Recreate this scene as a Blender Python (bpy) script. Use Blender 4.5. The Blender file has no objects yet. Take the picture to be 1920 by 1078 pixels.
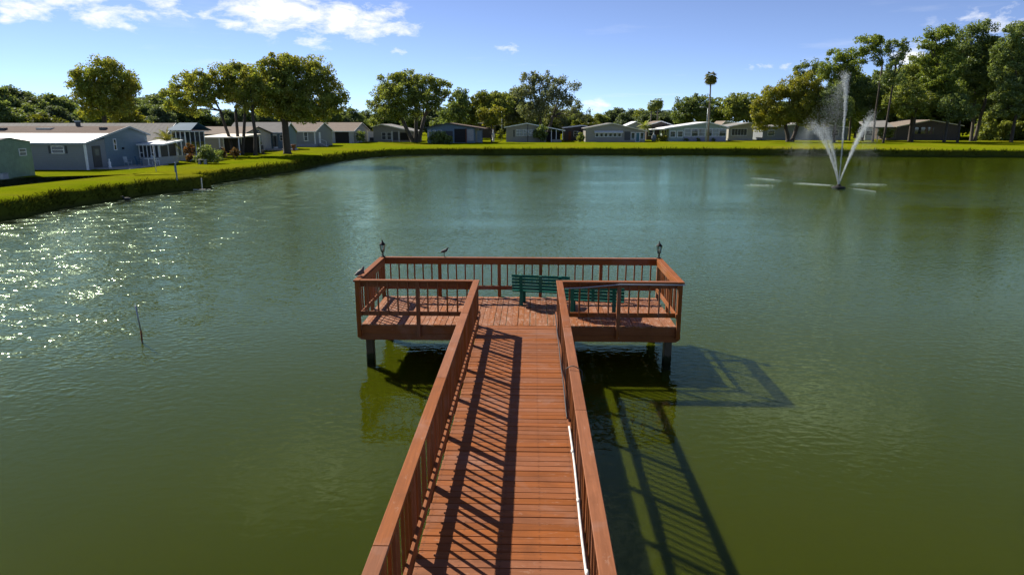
import bpy, bmesh, math, random
import numpy as np
from mathutils import Vector, Matrix

random.seed(7)
RNG = np.random.default_rng(7)
SC = bpy.context.scene
COL = SC.collection

# ------------------------------------------------------------------ camera
FPX = 1280.0                                   # focal length for a 1920 px wide frame
PITCH = math.atan(308 / 1280)
YAW = math.radians(1.72)
CAM = (0.336, 0.0, 5.69)
cd = bpy.data.cameras.new('camera')
cd.sensor_width = 36.0
cd.lens = FPX / 1920 * 36.0
cd.clip_start = 0.1
cd.clip_end = 8000
cam = bpy.data.objects.new('camera', cd)
cam.location = CAM
cam.rotation_euler = (math.radians(90) - PITCH, 0, YAW)
COL.objects.link(cam)
SC.camera = cam

# ------------------------------------------------------------------ sun and exposure
SUN_DIR = Vector((-0.93, 0.86, 1.0)).normalized()       # towards the sun
SUN_EL = math.asin(SUN_DIR.z)
SUN_AZ = math.atan2(SUN_DIR.x, SUN_DIR.y)               # from +Y towards +X
sd = bpy.data.lights.new('sun', 'SUN')
sd.energy = 5.0
sd.angle = math.radians(0.53)
sd.color = (1.0, 0.93, 0.82)
sun = bpy.data.objects.new('sun', sd)
sun.rotation_euler = (-SUN_DIR).to_track_quat('-Z', 'Y').to_euler()
sun.location = (-60, 60, 80)
COL.objects.link(sun)

vs = SC.view_settings
vs.view_transform = 'Standard'
vs.look = 'None'
vs.gamma = 1.0
vs.use_curve_mapping = False
vs.exposure = 0.8

SC.cycles.use_denoising = True
SC.cycles.max_bounces = 5
SC.cycles.diffuse_bounces = 3
SC.cycles.glossy_bounces = 3
SC.cycles.transmission_bounces = 3
SC.cycles.transparent_max_bounces = 12
SC.cycles.sample_clamp_indirect = 4.0
SC.cycles.use_adaptive_sampling = True
SC.cycles.adaptive_threshold = 0.02


# ------------------------------------------------------------------ photo ray helpers (places -> metres)
def _ray(u, v):
    a = (u - 960) / FPX
    b = -(v - 539) / FPX
    f = math.cos(PITCH) + b * math.sin(PITCH)
    z = -math.sin(PITCH) + b * math.cos(PITCH)
    cy, sy = math.cos(YAW), math.sin(YAW)
    return (a * cy - f * sy, a * sy + f * cy, z)


def on_z(u, v, z=1.25):
    r = _ray(u, v); t = (z - CAM[2]) / r[2]
    return Vector((CAM[0] + t * r[0], CAM[1] + t * r[1], z))


def on_y(u, v, y):
    r = _ray(u, v); t = (y - CAM[1]) / r[1]
    return Vector((CAM[0] + t * r[0], y, CAM[2] + t * r[2]))


def on_x(u, v, x):
    r = _ray(u, v); t = (x - CAM[0]) / r[0]
    return Vector((x, CAM[1] + t * r[1], CAM[2] + t * r[2]))


# ------------------------------------------------------------------ world: sky with clouds
def build_world():
    w = bpy.data.worlds.new('World')
    SC.world = w
    w.use_nodes = True
    nt = w.node_tree
    N, L = nt.nodes, nt.links
    N.clear()
    out = N.new('ShaderNodeOutputWorld')
    bg = N.new('ShaderNodeBackground')
    bg.inputs['Strength'].default_value = 0.085
    sky = N.new('ShaderNodeTexSky')
    sky.sky_type = 'NISHITA'
    sky.sun_disc = False
    sky.sun_elevation = SUN_EL
    sky.sun_rotation = SUN_AZ
    sky.altitude = 50
    sky.air_density = 0.45
    sky.dust_density = 0.0
    sky.ozone_density = 8.0
    hs = N.new('ShaderNodeHueSaturation')
    hs.inputs['Saturation'].default_value = 0.84
    hs.inputs['Hue'].default_value = 0.503
    hs.inputs['Value'].default_value = 1.06
    L.new(sky.outputs[0], hs.inputs['Color'])
    tc = N.new('ShaderNodeTexCoord')
    sep = N.new('ShaderNodeSeparateXYZ')
    L.new(tc.outputs['Generated'], sep.inputs[0])

    def math_(op, a, b=None, clamp=False):
        m = N.new('ShaderNodeMath'); m.operation = op; m.use_clamp = clamp
        for i, s in enumerate((a, b)):
            if s is None: continue
            if isinstance(s, (int, float)): m.inputs[i].default_value = s
            else: L.new(s, m.inputs[i])
        return m.outputs[0]
    az = math_('ARCTAN2', sep.outputs['X'], sep.outputs['Y'])
    el = math_('ARCSINE', sep.outputs['Z'])
    # a flat cloud layer far overhead: project the direction on it
    zz = math_('MAXIMUM', sep.outputs['Z'], 0.0)
    zz = math_('ADD', zz, 0.05)
    px = math_('DIVIDE', sep.outputs['X'], zz)
    py = math_('DIVIDE', sep.outputs['Y'], zz)
    comb = N.new('ShaderNodeCombineXYZ')
    L.new(px, comb.inputs[0]); L.new(py, comb.inputs[1])
    # angular coordinates for cumulus texture
    ca = N.new('ShaderNodeCombineXYZ')
    L.new(az, ca.inputs[0]); L.new(math_('MULTIPLY', el, 2.3), ca.inputs[1])
    n1 = N.new('ShaderNodeTexNoise')
    n1.inputs['Scale'].default_value = 24
    n1.inputs['Detail'].default_value = 9
    n1.inputs['Roughness'].default_value = 0.66
    n1.inputs['Distortion'].default_value = 0.25
    L.new(ca.outputs[0], n1.inputs['Vector'])
    # clusters of clouds seen from the pond: (px, py, half width, half height, strength)
    total = None
    for (u, v, wu, wv, s) in [(520, 18, 88, 32, .98), (565, 30, 60, 26, .9), (665, 36, 78, 28, .92), (440, 46, 40, 10, .7), (215, 28, 52, 19, .82), (235, 46, 26, 8, .66), (740, 50, 46, 16, .74),
                              (590, 80, 34, 12, .72), (25, 10, 50, 20, .8), (365, 28, 50, 10, .62), (8, 34, 16, 8, .6), (300, 2, 40, 14, .6),
                              (960, 90, 30, 10, .5), (1870, 40, 60, 20, .56), (1700, 108, 28, 18, .72), (1440, 125, 70, 8, .42),
                              (1115, 200, 34, 14, .6), (750, 95, 24, 8, .5), (140, 0, 60, 16, .7),
                              (1640, -420, 220, 70, .62), (500, -620, 240, 90, .6), (-700, -300, 300, 90, .7), (2700, -250, 300, 80, .8), (1000, -900, 300, 140, .7)]:
        r = Vector(_ray(u, v)).normalized()
        a0 = math.atan2(r.x, r.y); e0 = math.asin(r.z)
        da = math_('MULTIPLY', math_('SUBTRACT', az, a0), FPX / wu)
        de = math_('MULTIPLY', math_('SUBTRACT', el, e0), FPX / wv)
        d2 = math_('ADD', math_('MULTIPLY', da, da), math_('MULTIPLY', de, de))
        g = math_('MULTIPLY', math_('POWER', 2.718, math_('MULTIPLY', d2, -0.8)), s)
        total = g if total is None else math_('MAXIMUM', total, g)
    dens = math_('ADD', math_('MULTIPLY', math_('SUBTRACT', n1.outputs['Fac'], 0.5), 2.3), math_('SUBTRACT', total, 0.33))
    dens = math_('MULTIPLY', dens, 1.7, clamp=True)
    dens = math_('MULTIPLY', dens, math_('MULTIPLY', total, 3.0, clamp=True))
    # thin high streaks all over the sky
    n2 = N.new('ShaderNodeTexNoise')
    n2.inputs['Scale'].default_value = 0.5
    n2.inputs['Detail'].default_value = 6
    n2.inputs['Roughness'].default_value = 0.6
    L.new(comb.outputs[0], n2.inputs['Vector'])
    thin = math_('MULTIPLY', math_('SUBTRACT', n2.outputs['Fac'], 0.58), 1.1, clamp=True)
    fac = math_('ADD', dens, thin, clamp=True)
    mix = N.new('ShaderNodeMix'); mix.data_type = 'RGBA'
    L.new(fac, mix.inputs['Factor'])
    L.new(hs.outputs[0], mix.inputs[6])
    mix.inputs[7].default_value = (7.6, 7.7, 7.9, 1)
    L.new(mix.outputs[2], bg.inputs['Color'])
    L.new(bg.outputs[0], out.inputs['Surface'])


build_world()


# ------------------------------------------------------------------ materials
MATS = {}


class NT:
    def __init__(self, name):
        self.m = bpy.data.materials.new(name)
        self.m.use_nodes = True
        self.t = self.m.node_tree
        self.t.nodes.clear()
        self.out = self.new('ShaderNodeOutputMaterial')

    def new(self, t, **kw):
        n = self.t.nodes.new(t)
        for k, v in kw.items():
            if k in n.inputs: n.inputs[k].default_value = v
            else: setattr(n, k, v)
        return n

    def link(self, a, b): self.t.links.new(a, b)

    def math(self, op, a, b=None, clamp=False):
        m = self.new('ShaderNodeMath'); m.operation = op; m.use_clamp = clamp
        for i, s in enumerate((a, b)):
            if s is None: continue
            if isinstance(s, (int, float)): m.inputs[i].default_value = s
            else: self.link(s, m.inputs[i])
        return m.outputs[0]

    def mix(self, f, a, b, mode='MIX'):
        m = self.new('ShaderNodeMix'); m.data_type = 'RGBA'; m.blend_type = mode
        for i, s in ((0, f), (6, a), (7, b)):
            if isinstance(s, (int, float)): m.inputs[i].default_value = s
            elif isinstance(s, tuple): m.inputs[i].default_value = (*s[:3], 1)
            else: self.link(s, m.inputs[i])
        return m.outputs[2]

    def noise(self, vec, scale, detail=4, rough=.55, dist=0.0):
        n = self.new('ShaderNodeTexNoise')
        n.inputs['Scale'].default_value = scale
        n.inputs['Detail'].default_value = detail
        n.inputs['Roughness'].default_value = rough
        n.inputs['Distortion'].default_value = dist
        if vec is not None: self.link(vec, n.inputs['Vector'])
        return n.outputs['Fac']

    def ramp(self, f, lo, hi):
        m = self.new('ShaderNodeMapRange'); m.clamp = True
        m.inputs['From Min'].default_value = lo; m.inputs['From Max'].default_value = hi
        self.link(f, m.inputs['Value'])
        return m.outputs[0]

    def mapping(self, vec, scale=(1, 1, 1), loc=None):
        m = self.new('ShaderNodeMapping')
        m.inputs['Scale'].default_value = scale
        self.link(vec, m.inputs['Vector'])
        if loc is not None: self.link(loc, m.inputs['Location'])
        return m.outputs[0]

    def bump(self, h, strength=.3, dist=.01, normal=None):
        b = self.new('ShaderNodeBump')
        b.inputs['Strength'].default_value = strength
        b.inputs['Distance'].default_value = dist
        self.link(h, b.inputs['Height'])
        if normal is not None: self.link(normal, b.inputs['Normal'])
        return b.outputs[0]


def simple(name, col, rough=.6, var=.12, scale=3.0, metal=0.0, bump=0.0, spec=.5, stripes=None, stripe_axis=2):
    """one plain surface with uneven tone; stripes = spacing in metres of lap siding or panel seams"""
    if name in MATS: return MATS[name]
    n = NT(name)
    tc = n.new('ShaderNodeTexCoord')
    geo = n.new('ShaderNodeNewGeometry')
    p = n.new('ShaderNodeBsdfPrincipled')
    p.inputs['Roughness'].default_value = rough
    p.inputs['Metallic'].default_value = metal
    p.inputs['Specular IOR Level'].default_value = spec
    f1 = n.noise(geo.outputs['Position'], scale, 5)
    f2 = n.noise(geo.outputs['Position'], scale * .17, 3)
    f = n.math('ADD', n.math('MULTIPLY', f1, .6), n.math('MULTIPLY', f2, .4))
    lo = tuple(c * (1 - var * 1.6) for c in col); hi = tuple(min(1, c * (1 + var * 1.6)) for c in col)
    c = n.mix(n.ramp(f, .3, .7), lo, hi)
    nrm = None
    if stripes:
        s = n.new('ShaderNodeSeparateXYZ'); n.link(geo.outputs['Position'], s.inputs[0])
        fr = n.math('FRACT', n.math('DIVIDE', s.outputs[stripe_axis], stripes))
        gap = n.ramp(fr, 0.0, .16)
        c = n.mix(n.math('MULTIPLY', n.math('SUBTRACT', 1.0, gap), .35), c, tuple(k * .4 for k in col))
        nrm = n.bump(fr, .5, .02)
    elif bump:
        nrm = n.bump(f1, bump, .02)
    if nrm is not None: n.link(nrm, p.inputs['Normal'])
    n.link(c, p.inputs['Base Color'])
    n.link(p.outputs[0], n.out.inputs[0])
    MATS[name] = n.m
    return n.m


def wood(name, col, axis, wear=.25, pale=(.36, .23, .165), nails=None):
    """old red-brown painted timber; axis = grain direction in object space"""
    n = NT(name)
    tc = n.new('ShaderNodeTexCoord')
    oi = n.new('ShaderNodeObjectInfo')
    off = n.math('MULTIPLY', oi.outputs['Random'], 37.0)
    cv = n.new('ShaderNodeCombineXYZ')
    for i in range(3): n.link(off, cv.inputs[i])
    sc = [22.0, 22.0, 22.0]; sc[axis] = 1.1
    grain_v = n.mapping(tc.outputs['Object'], tuple(sc), cv.outputs[0])
    g = n.noise(grain_v, 1.6, 6, .65, .4)
    sc2 = [3.0, 3.0, 3.0]; sc2[axis] = 1.0
    blot_v = n.mapping(tc.outputs['Object'], tuple(sc2), cv.outputs[0])
    b = n.noise(blot_v, 1.5, 5, .6)
    base = n.mix(n.ramp(g, .3, .7), tuple(c * .74 for c in col), tuple(c * 1.14 for c in col))
    base = n.mix(n.math('MULTIPLY', n.ramp(b, .35, .75), .45), base, tuple(c * .62 for c in col))
    # board to board difference
    hsv = n.new('ShaderNodeHueSaturation')
    n.link(n.math('ADD', n.math('MULTIPLY', oi.outputs['Random'], .24), .87), hsv.inputs['Value'])
    r2 = n.math('FRACT', n.math('MULTIPLY', oi.outputs['Random'], 17.3))
    n.link(n.math('ADD', n.math('MULTIPLY', r2, .14), .92), hsv.inputs['Saturation'])
    n.link(base, hsv.inputs['Color'])
    # worn paint
    wv = n.mapping(tc.outputs['Object'], tuple(6.0 if i != axis else 2.2 for i in range(3)), cv.outputs[0])
    wn = n.noise(wv, 2.2, 8, .7, .6)
    wm = n.math('MULTIPLY', n.ramp(wn, .66 - .16 * wear, .74 - .1 * wear), min(.85, .25 + wear * .7))
    c = n.mix(wm, hsv.outputs[0], pale)
    # dirt and fading that runs across the boards
    geo = n.new('ShaderNodeNewGeometry')
    dn = n.noise(geo.outputs['Position'], 1.1, 6, .62, .5)
    c = n.mix(n.math('MULTIPLY', n.ramp(dn, .44, .26), .5), c, tuple(k * .45 for k in col))
    c = n.mix(n.math('MULTIPLY', n.ramp(dn, .54, .74), .45), c, tuple(k * .6 + .11 for k in col))
    if nails:
        xs_, dy = nails
        so = n.new('ShaderNodeSeparateXYZ'); n.link(tc.outputs['Object'], so.inputs[0])
        fx = n.math('SUBTRACT', n.math('FRACT', n.math('ADD', n.math('DIVIDE', so.outputs[0], xs_), .5)), .5)
        fx = n.math('MULTIPLY', fx, xs_)
        fy = n.math('SUBTRACT', n.math('ABSOLUTE', so.outputs[1]), dy)
        d2 = n.math('SQRT', n.math('ADD', n.math('MULTIPLY', fx, fx), n.math('MULTIPLY', fy, fy)))
        c = n.mix(n.math('MULTIPLY', n.ramp(d2, .0075, .0045), .8), c, (.03, .022, .018))
        c = n.mix(n.math('MULTIPLY', n.ramp(d2, .03, .006), .25), c, tuple(k * .4 for k in col))
    p = n.new('ShaderNodeBsdfPrincipled')
    n.link(c, p.inputs['Base Color'])
    n.link(n.math('ADD', n.math('MULTIPLY', g, .25), .5), p.inputs['Roughness'])
    p.inputs['Specular IOR Level'].default_value = .12
    n.link(n.bump(g, .35, .004), p.inputs['Normal'])
    n.link(p.outputs[0], n.out.inputs[0])
    MATS[name] = n.m
    return n.m


RED = (.250, .084, .027)
for i, ax in enumerate('xyz'):
    wood('dock_wood_' + ax, RED, i, .34)
    wood('dock_wood_worn_' + ax, (.265, .098, .037), i, 1.0)
wood('plank_wood', RED, 0, .45, nails=(.45, .042))
wood('piling_wood', (.085, .070, .048), 2, .25, (.17, .145, .10))


def wet_band():
    m = MATS['piling_wood']; t = m.node_tree
    p = [k for k in t.nodes if k.type == 'BSDF_PRINCIPLED'][0]
    src = p.inputs['Base Color'].links[0].from_socket
    geo = t.nodes.new('ShaderNodeNewGeometry'); sp = t.nodes.new('ShaderNodeSeparateXYZ'); t.links.new(geo.outputs['Position'], sp.inputs[0])
    nz = t.nodes.new('ShaderNodeTexNoise'); nz.inputs['Scale'].default_value = 14; t.links.new(geo.outputs['Position'], nz.inputs['Vector'])
    ad = t.nodes.new('ShaderNodeMath'); ad.operation = 'MULTIPLY_ADD'; ad.inputs[1].default_value = -.16; t.links.new(nz.outputs['Fac'], ad.inputs[0]); t.links.new(sp.outputs[2], ad.inputs[2])
    mr = t.nodes.new('ShaderNodeMapRange'); mr.inputs['From Min'].default_value = .10; mr.inputs['From Max'].default_value = .04; t.links.new(ad.outputs[0], mr.inputs['Value'])
    mx = t.nodes.new('ShaderNodeMix'); mx.data_type = 'RGBA'; mx.inputs[7].default_value = (.018, .022, .008, 1)
    t.links.new(mr.outputs[0], mx.inputs[0]); t.links.new(src, mx.inputs[6]); t.links.new(mx.outputs[2], p.inputs['Base Color'])


wet_band()
wood('bench_green', (.012, .13, .095), 0, .15, (.10, .24, .20))


def leaf_mat(name, dark, light, warm, warm_amt=.35, trans=.5, gloss=.02):
    n = NT(name)
    geo = n.new('ShaderNodeNewGeometry')
    oi = n.new('ShaderNodeObjectInfo')
    big = n.noise(geo.outputs['Position'], .55, 3)
    c = n.mix(geo.outputs['Random Per Island'], dark, light)
    r2 = n.math('FRACT', n.math('MULTIPLY', geo.outputs['Random Per Island'], 23.7))
    wf = n.math('MULTIPLY', n.ramp(n.math('ADD', n.math('MULTIPLY', big, .8), n.math('MULTIPLY', r2, .25)), .42, .68), warm_amt)
    c = n.mix(wf, c, warm)
    d = n.new('ShaderNodeBsdfDiffuse'); n.link(c, d.inputs['Color'])
    t = n.new('ShaderNodeBsdfTranslucent')
    tcol = n.mix(1.0, c, (1.25, 1.15, .55), 'MULTIPLY')
    n.link(tcol, t.inputs['Color'])
    m = n.new('ShaderNodeMixShader'); m.inputs[0].default_value = trans
    n.link(d.outputs[0], m.inputs[1]); n.link(t.outputs[0], m.inputs[2])
    g = n.new('ShaderNodeBsdfGlossy'); g.inputs['Roughness'].default_value = .45
    g.inputs['Color'].default_value = (.9, .95, 1, 1)
    m2 = n.new('ShaderNodeMixShader'); m2.inputs[0].default_value = gloss
    n.link(m.outputs[0], m2.inputs[1]); n.link(g.outputs[0], m2.inputs[2])
    n.link(m2.outputs[0], n.out.inputs[0])
    MATS[name] = n.m
    return n.m


leaf_mat('leaf_olive', (0.121, 0.178, 0.036), (0.347, 0.406, 0.064), (.26, .19, .028), .55)
leaf_mat('leaf_oak', (0.115, 0.169, 0.048), (0.327, 0.391, 0.089), (.14, .12, .03), .35)
leaf_mat('leaf_dark', (0.096, 0.152, 0.055), (0.237, 0.313, 0.098), (.10, .09, .03), .3)
leaf_mat('leaf_moss', (0.105, 0.138, 0.079), (0.245, 0.290, 0.152), (.15, .13, .07), .3)
leaf_mat('leaf_pine', (0.095, 0.157, 0.035), (0.286, 0.359, 0.064), (.12, .11, .03), .3)
leaf_mat('leaf_gold', (0.128, 0.155, 0.022), (0.316, 0.343, 0.044), (.24, .19, .02), .5)
leaf_mat('leaf_fall', (.060, .050, .012), (.120, .095, .020), (.30, .15, .02), .6)
leaf_mat('leaf_bright', (.07, .10, .018), (.15, .19, .03), (.22, .20, .03), .4)
leaf_mat('leaf_palm', (0.066, 0.099, 0.022), (0.165, 0.187, 0.033), (.30, .20, .03), .35)
leaf_mat('leaf_far', (0.085, 0.126, 0.068), (0.150, 0.209, 0.100), (.11, .11, .05), .3)
leaf_mat('leaf_croton', (.06, .05, .02), (.14, .10, .035), (.26, .10, .06), .6)
leaf_mat('bank_blade', (.022, .032, .006), (.075, .098, .010), (.11, .10, .014), .4, .2, 0.0)
simple('bark', (.055, .043, .032), .9, .3, 6, bump=.6)
simple('bark_pale', (.085, .07, .055), .9, .3, 6, bump=.6)
simple('bark_palm', (.19, .16, .13), .9, .2, 8, bump=.5)


def lawn_material():
    n = NT('lawn')
    geo = n.new('ShaderNodeNewGeometry')
    P = geo.outputs['Position']
    big = n.noise(P, .055, 4, .6)
    mid = n.noise(P, .45, 5, .6)
    fine = n.noise(P, 9.0, 4, .7)
    c = n.mix(n.ramp(mid, .3, .7), (.122, .160, .003), (.180, .210, .004))
    c = n.mix(n.math('MULTIPLY', n.ramp(big, .46, .66), .7), c, (.215, .180, .010))
    worn = n.noise(n.mapping(P, (.16, .3, 1)), 1.0, 6, .65, .5)
    c = n.mix(n.math('MULTIPLY', n.ramp(worn, .50, .66), .55), c, (.165, .150, .020))
    c = n.mix(n.math('MULTIPLY', n.ramp(worn, .46, .30), .45), c, (.080, .120, .006))
    c = n.mix(n.math('MULTIPLY', n.ramp(fine, .35, .7), .55), c, (.070, .092, .004))
    # bare soil at the foot of the bank (below the grass line)
    s = n.new('ShaderNodeSeparateXYZ'); n.link(P, s.inputs[0])
    low = n.ramp(n.math('ADD', s.outputs[2], n.math('MULTIPLY', mid, .4)), .55, .25)
    c = n.mix(low, c, (.060, .052, .022))
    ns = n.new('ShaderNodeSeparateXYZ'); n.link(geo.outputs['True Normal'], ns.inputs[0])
    steep = n.ramp(n.math('ADD', ns.outputs[2], n.math('MULTIPLY', n.math('SUBTRACT', mid, .5), .3)), .86, .62)  # steep bank faces get a darker colour, standing in for the bank's shade
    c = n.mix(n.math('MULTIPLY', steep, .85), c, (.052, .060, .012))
    p = n.new('ShaderNodeBsdfPrincipled')
    n.link(c, p.inputs['Base Color'])
    p.inputs['Roughness'].default_value = .9
    p.inputs['Specular IOR Level'].default_value = 0.0
    h = n.math('ADD', n.math('MULTIPLY', fine, .5), n.math('MULTIPLY', mid, 1.0))
    n.link(n.bump(h, .8, .12), p.inputs['Normal'])
    n.link(p.outputs[0], n.out.inputs[0])
    MATS['lawn'] = n.m


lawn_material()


def water_material():
    n = NT('pond_water')
    geo = n.new('ShaderNodeNewGeometry')
    P = geo.outputs['Position']
    # wind patches: ripples stronger on the open pond, calmer in streaks
    patch = n.noise(n.mapping(P, (.035, .06, 1)), 1.0, 3, .5, .6)
    s = n.new('ShaderNodeSeparateXYZ'); n.link(P, s.inputs[0])
    amp = n.math('ADD', n.math('MULTIPLY', n.ramp(patch, .35, .7), .75), .25)
    # lee of the dock and near shore is calmer
    calm = n.ramp(s.outputs[1], 8.0, 30.0)
    amp = n.math('MULTIPLY', amp, n.math('ADD', n.math('MULTIPLY', calm, .80), .20))
    west = n.math('MULTIPLY', n.ramp(s.outputs[0], -5.5, -15.0), n.ramp(s.outputs[1], 9.5, 17.0))
    gust = n.ramp(n.noise(n.mapping(P, (1.0, 1.3, 1)), .7, 4, .65), .40, .66)
    west = n.math('MULTIPLY', west, n.math('ADD', n.math('MULTIPLY', gust, .85), .15))
    def height(dx, dy):
        q = n.new('ShaderNodeVectorMath'); q.operation = 'ADD'
        n.link(P, q.inputs[0]); q.inputs[1].default_value = (dx, dy, 0)
        Q = q.outputs[0]
        a = n.noise(n.mapping(Q, (1.0, 1.35, 1)), 4.2, 2, .5, .25)
        c = n.noise(n.mapping(Q, (.5, .9, 1)), .6, 2, .5, .2)
        w = n.noise(n.mapping(Q, (1.0, 1.2, 1)), 4.8, 1, .5, .3)
        h = n.math('ADD', n.math('MULTIPLY', a, .036), n.math('MULTIPLY', c, .030))
        return n.math('ADD', n.math('MULTIPLY', h, amp), n.math('MULTIPLY', n.math('MULTIPLY', w, west), .099))
    eps = .02
    h0 = height(0, 0)
    gx = n.math('MULTIPLY', n.math('SUBTRACT', h0, height(eps, 0)), 1 / eps)
    gy = n.math('MULTIPLY', n.math('SUBTRACT', h0, height(0, eps)), 1 / eps)
    cn = n.new('ShaderNodeCombineXYZ'); n.link(gx, cn.inputs[0]); n.link(gy, cn.inputs[1]); cn.inputs[2].default_value = 1.0
    nn = n.new('ShaderNodeVectorMath'); nn.operation = 'NORMALIZE'; n.link(cn.outputs[0], nn.inputs[0])
    nb = nn.outputs[0]
    dt = n.new('ShaderNodeVectorMath'); dt.operation = 'DOT_PRODUCT'
    n.link(geo.outputs['Incoming'], dt.inputs[0]); n.link(nb, dt.inputs[1])
    cosv = n.math('ABSOLUTE', dt.outputs['Value'])
    fres = n.math('ADD', n.math('MULTIPLY', n.math('POWER', n.math('SUBTRACT', 1.0, cosv, clamp=True), 5.0), .98), .02)
    gl = n.new('ShaderNodeBsdfGlossy'); n.link(n.math('ADD', n.math('MULTIPLY', west, .14), .05), gl.inputs['Roughness']); gl.inputs['Color'].default_value = (.74, .95, .66, 1)
    n.link(nb, gl.inputs['Normal'])
    tr = n.new('ShaderNodeBsdfTransparent'); tr.inputs['Color'].default_value = (.93, .97, .93, 1)
    m = n.new('ShaderNodeMixShader')
    n.link(fres, m.inputs[0])
    n.link(tr.outputs[0], m.inputs[1]); n.link(gl.outputs[0], m.inputs[2])
    n.link(m.outputs[0], n.out.inputs[0])
    MATS['pond_water'] = n.m
    n = NT('pond_murk')
    geo = n.new('ShaderNodeNewGeometry')
    f = n.noise(geo.outputs['Position'], .12, 4, .5)
    c = n.mix(n.ramp(f, .3, .7), (.028, .034, .0014), (.033, .038, .0018))
    d = n.new('ShaderNodeBsdfPrincipled'); n.link(c, d.inputs['Base Color'])
    d.inputs['Specular IOR Level'].default_value = 0.0
    d.inputs['Roughness'].default_value = 1.0
    d.inputs['Subsurface Weight'].default_value = 1.0
    d.inputs['Subsurface Radius'].default_value = (.8, .9, .5)
    d.inputs['Subsurface Scale'].default_value = 1.0
    n.link(d.outputs[0], n.out.inputs[0])
    MATS['pond_murk'] = n.m


water_material()


def glass_material(name, tint, rough=.04):
    n = NT(name)
    p = n.new('ShaderNodeBsdfPrincipled')
    geo = n.new('ShaderNodeNewGeometry')
    f = n.noise(geo.outputs['Position'], .9, 3)
    c = n.mix(f, tuple(t * .5 for t in tint), tuple(t * 1.5 for t in tint))
    n.link(c, p.inputs['Base Color'])
    p.inputs['Roughness'].default_value = rough
    p.inputs['IOR'].default_value = 1.5
    p.inputs['Specular IOR Level'].default_value = .8
    n.link(p.outputs[0], n.out.inputs[0])
    MATS[name] = n.m


glass_material('window_glass', (.020, .026, .030))
glass_material('screen_mesh', (.016, .018, .020), .5)
glass_material('window_blind', (.16, .17, .16), .15)


def clear_glass():
    n = NT('lantern_glass')
    tr = n.new('ShaderNodeBsdfTransparent'); tr.inputs['Color'].default_value = (.8, .84, .8, 1)
    gl = n.new('ShaderNodeBsdfGlossy'); gl.inputs['Roughness'].default_value = .08
    m = n.new('ShaderNodeMixShader'); m.inputs[0].default_value = .22
    n.link(tr.outputs[0], m.inputs[1]); n.link(gl.outputs[0], m.inputs[2]); n.link(m.outputs[0], n.out.inputs[0])
    MATS['lantern_glass'] = n.m


clear_glass()


def droplet_material():
    n = NT('water_droplet')
    d = n.new('ShaderNodeBsdfDiffuse'); d.inputs['Color'].default_value = (.86, .9, .92, 1)
    t = n.new('ShaderNodeBsdfTranslucent'); t.inputs['Color'].default_value = (.86, .9, .92, 1)
    m = n.new('ShaderNodeMixShader'); m.inputs[0].default_value = .55
    n.link(d.outputs[0], m.inputs[1]); n.link(t.outputs[0], m.inputs[2]); n.link(m.outputs[0], n.out.inputs[0])
    MATS['water_droplet'] = n.m


droplet_material()
simple('black_metal', (.010, .011, .011), .65, .2, 20, spec=.2)
simple('white_plastic', (.60, .59, .55), .5, .14, 8)
simple('grey_plastic', (.30, .31, .33), .5, .1, 8)
simple('cable_black', (.012, .012, .013), .5, .1, 8)
simple('galvanised', (.30, .34, .36), .45, .15, 8, metal=.4)
simple('rust', (.16, .06, .025), .9, .3, 20)
simple('white_paint', (.74, .75, .74), .5, .06, 3)
simple('cream_paint', (.62, .57, .46), .6, .08, 3)
simple('concrete', (.38, .36, .33), .85, .12, 4)
simple('bird_dark', (.030, .030, .032), .7, .3, 30)
simple('bird_grey', (.085, .075, .065), .7, .3, 30)


# ------------------------------------------------------------------ mesh and object helpers
def link(o, parent=None):
    COL.objects.link(o)
    if parent is not None: o.parent = parent
    return o


def thing(name, label, cat, loc=(0, 0, 0), rotz=0.0, group=None):
    o = bpy.data.objects.new(name, None)
    o.empty_display_size = .3
    o.location = loc
    o.rotation_euler = (0, 0, rotz)
    o['label'] = label; o['category'] = cat
    if group: o['group'] = group
    COL.objects.link(o)
    return o


def tag(o, label, cat, group=None):
    o['label'] = label; o['category'] = cat
    if group: o['group'] = group
    return o


def copy_tree(o, parent=None):
    c = o.copy(); COL.objects.link(c); c.parent = parent
    for ch in list(o.children): copy_tree(ch, c)
    return c


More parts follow.
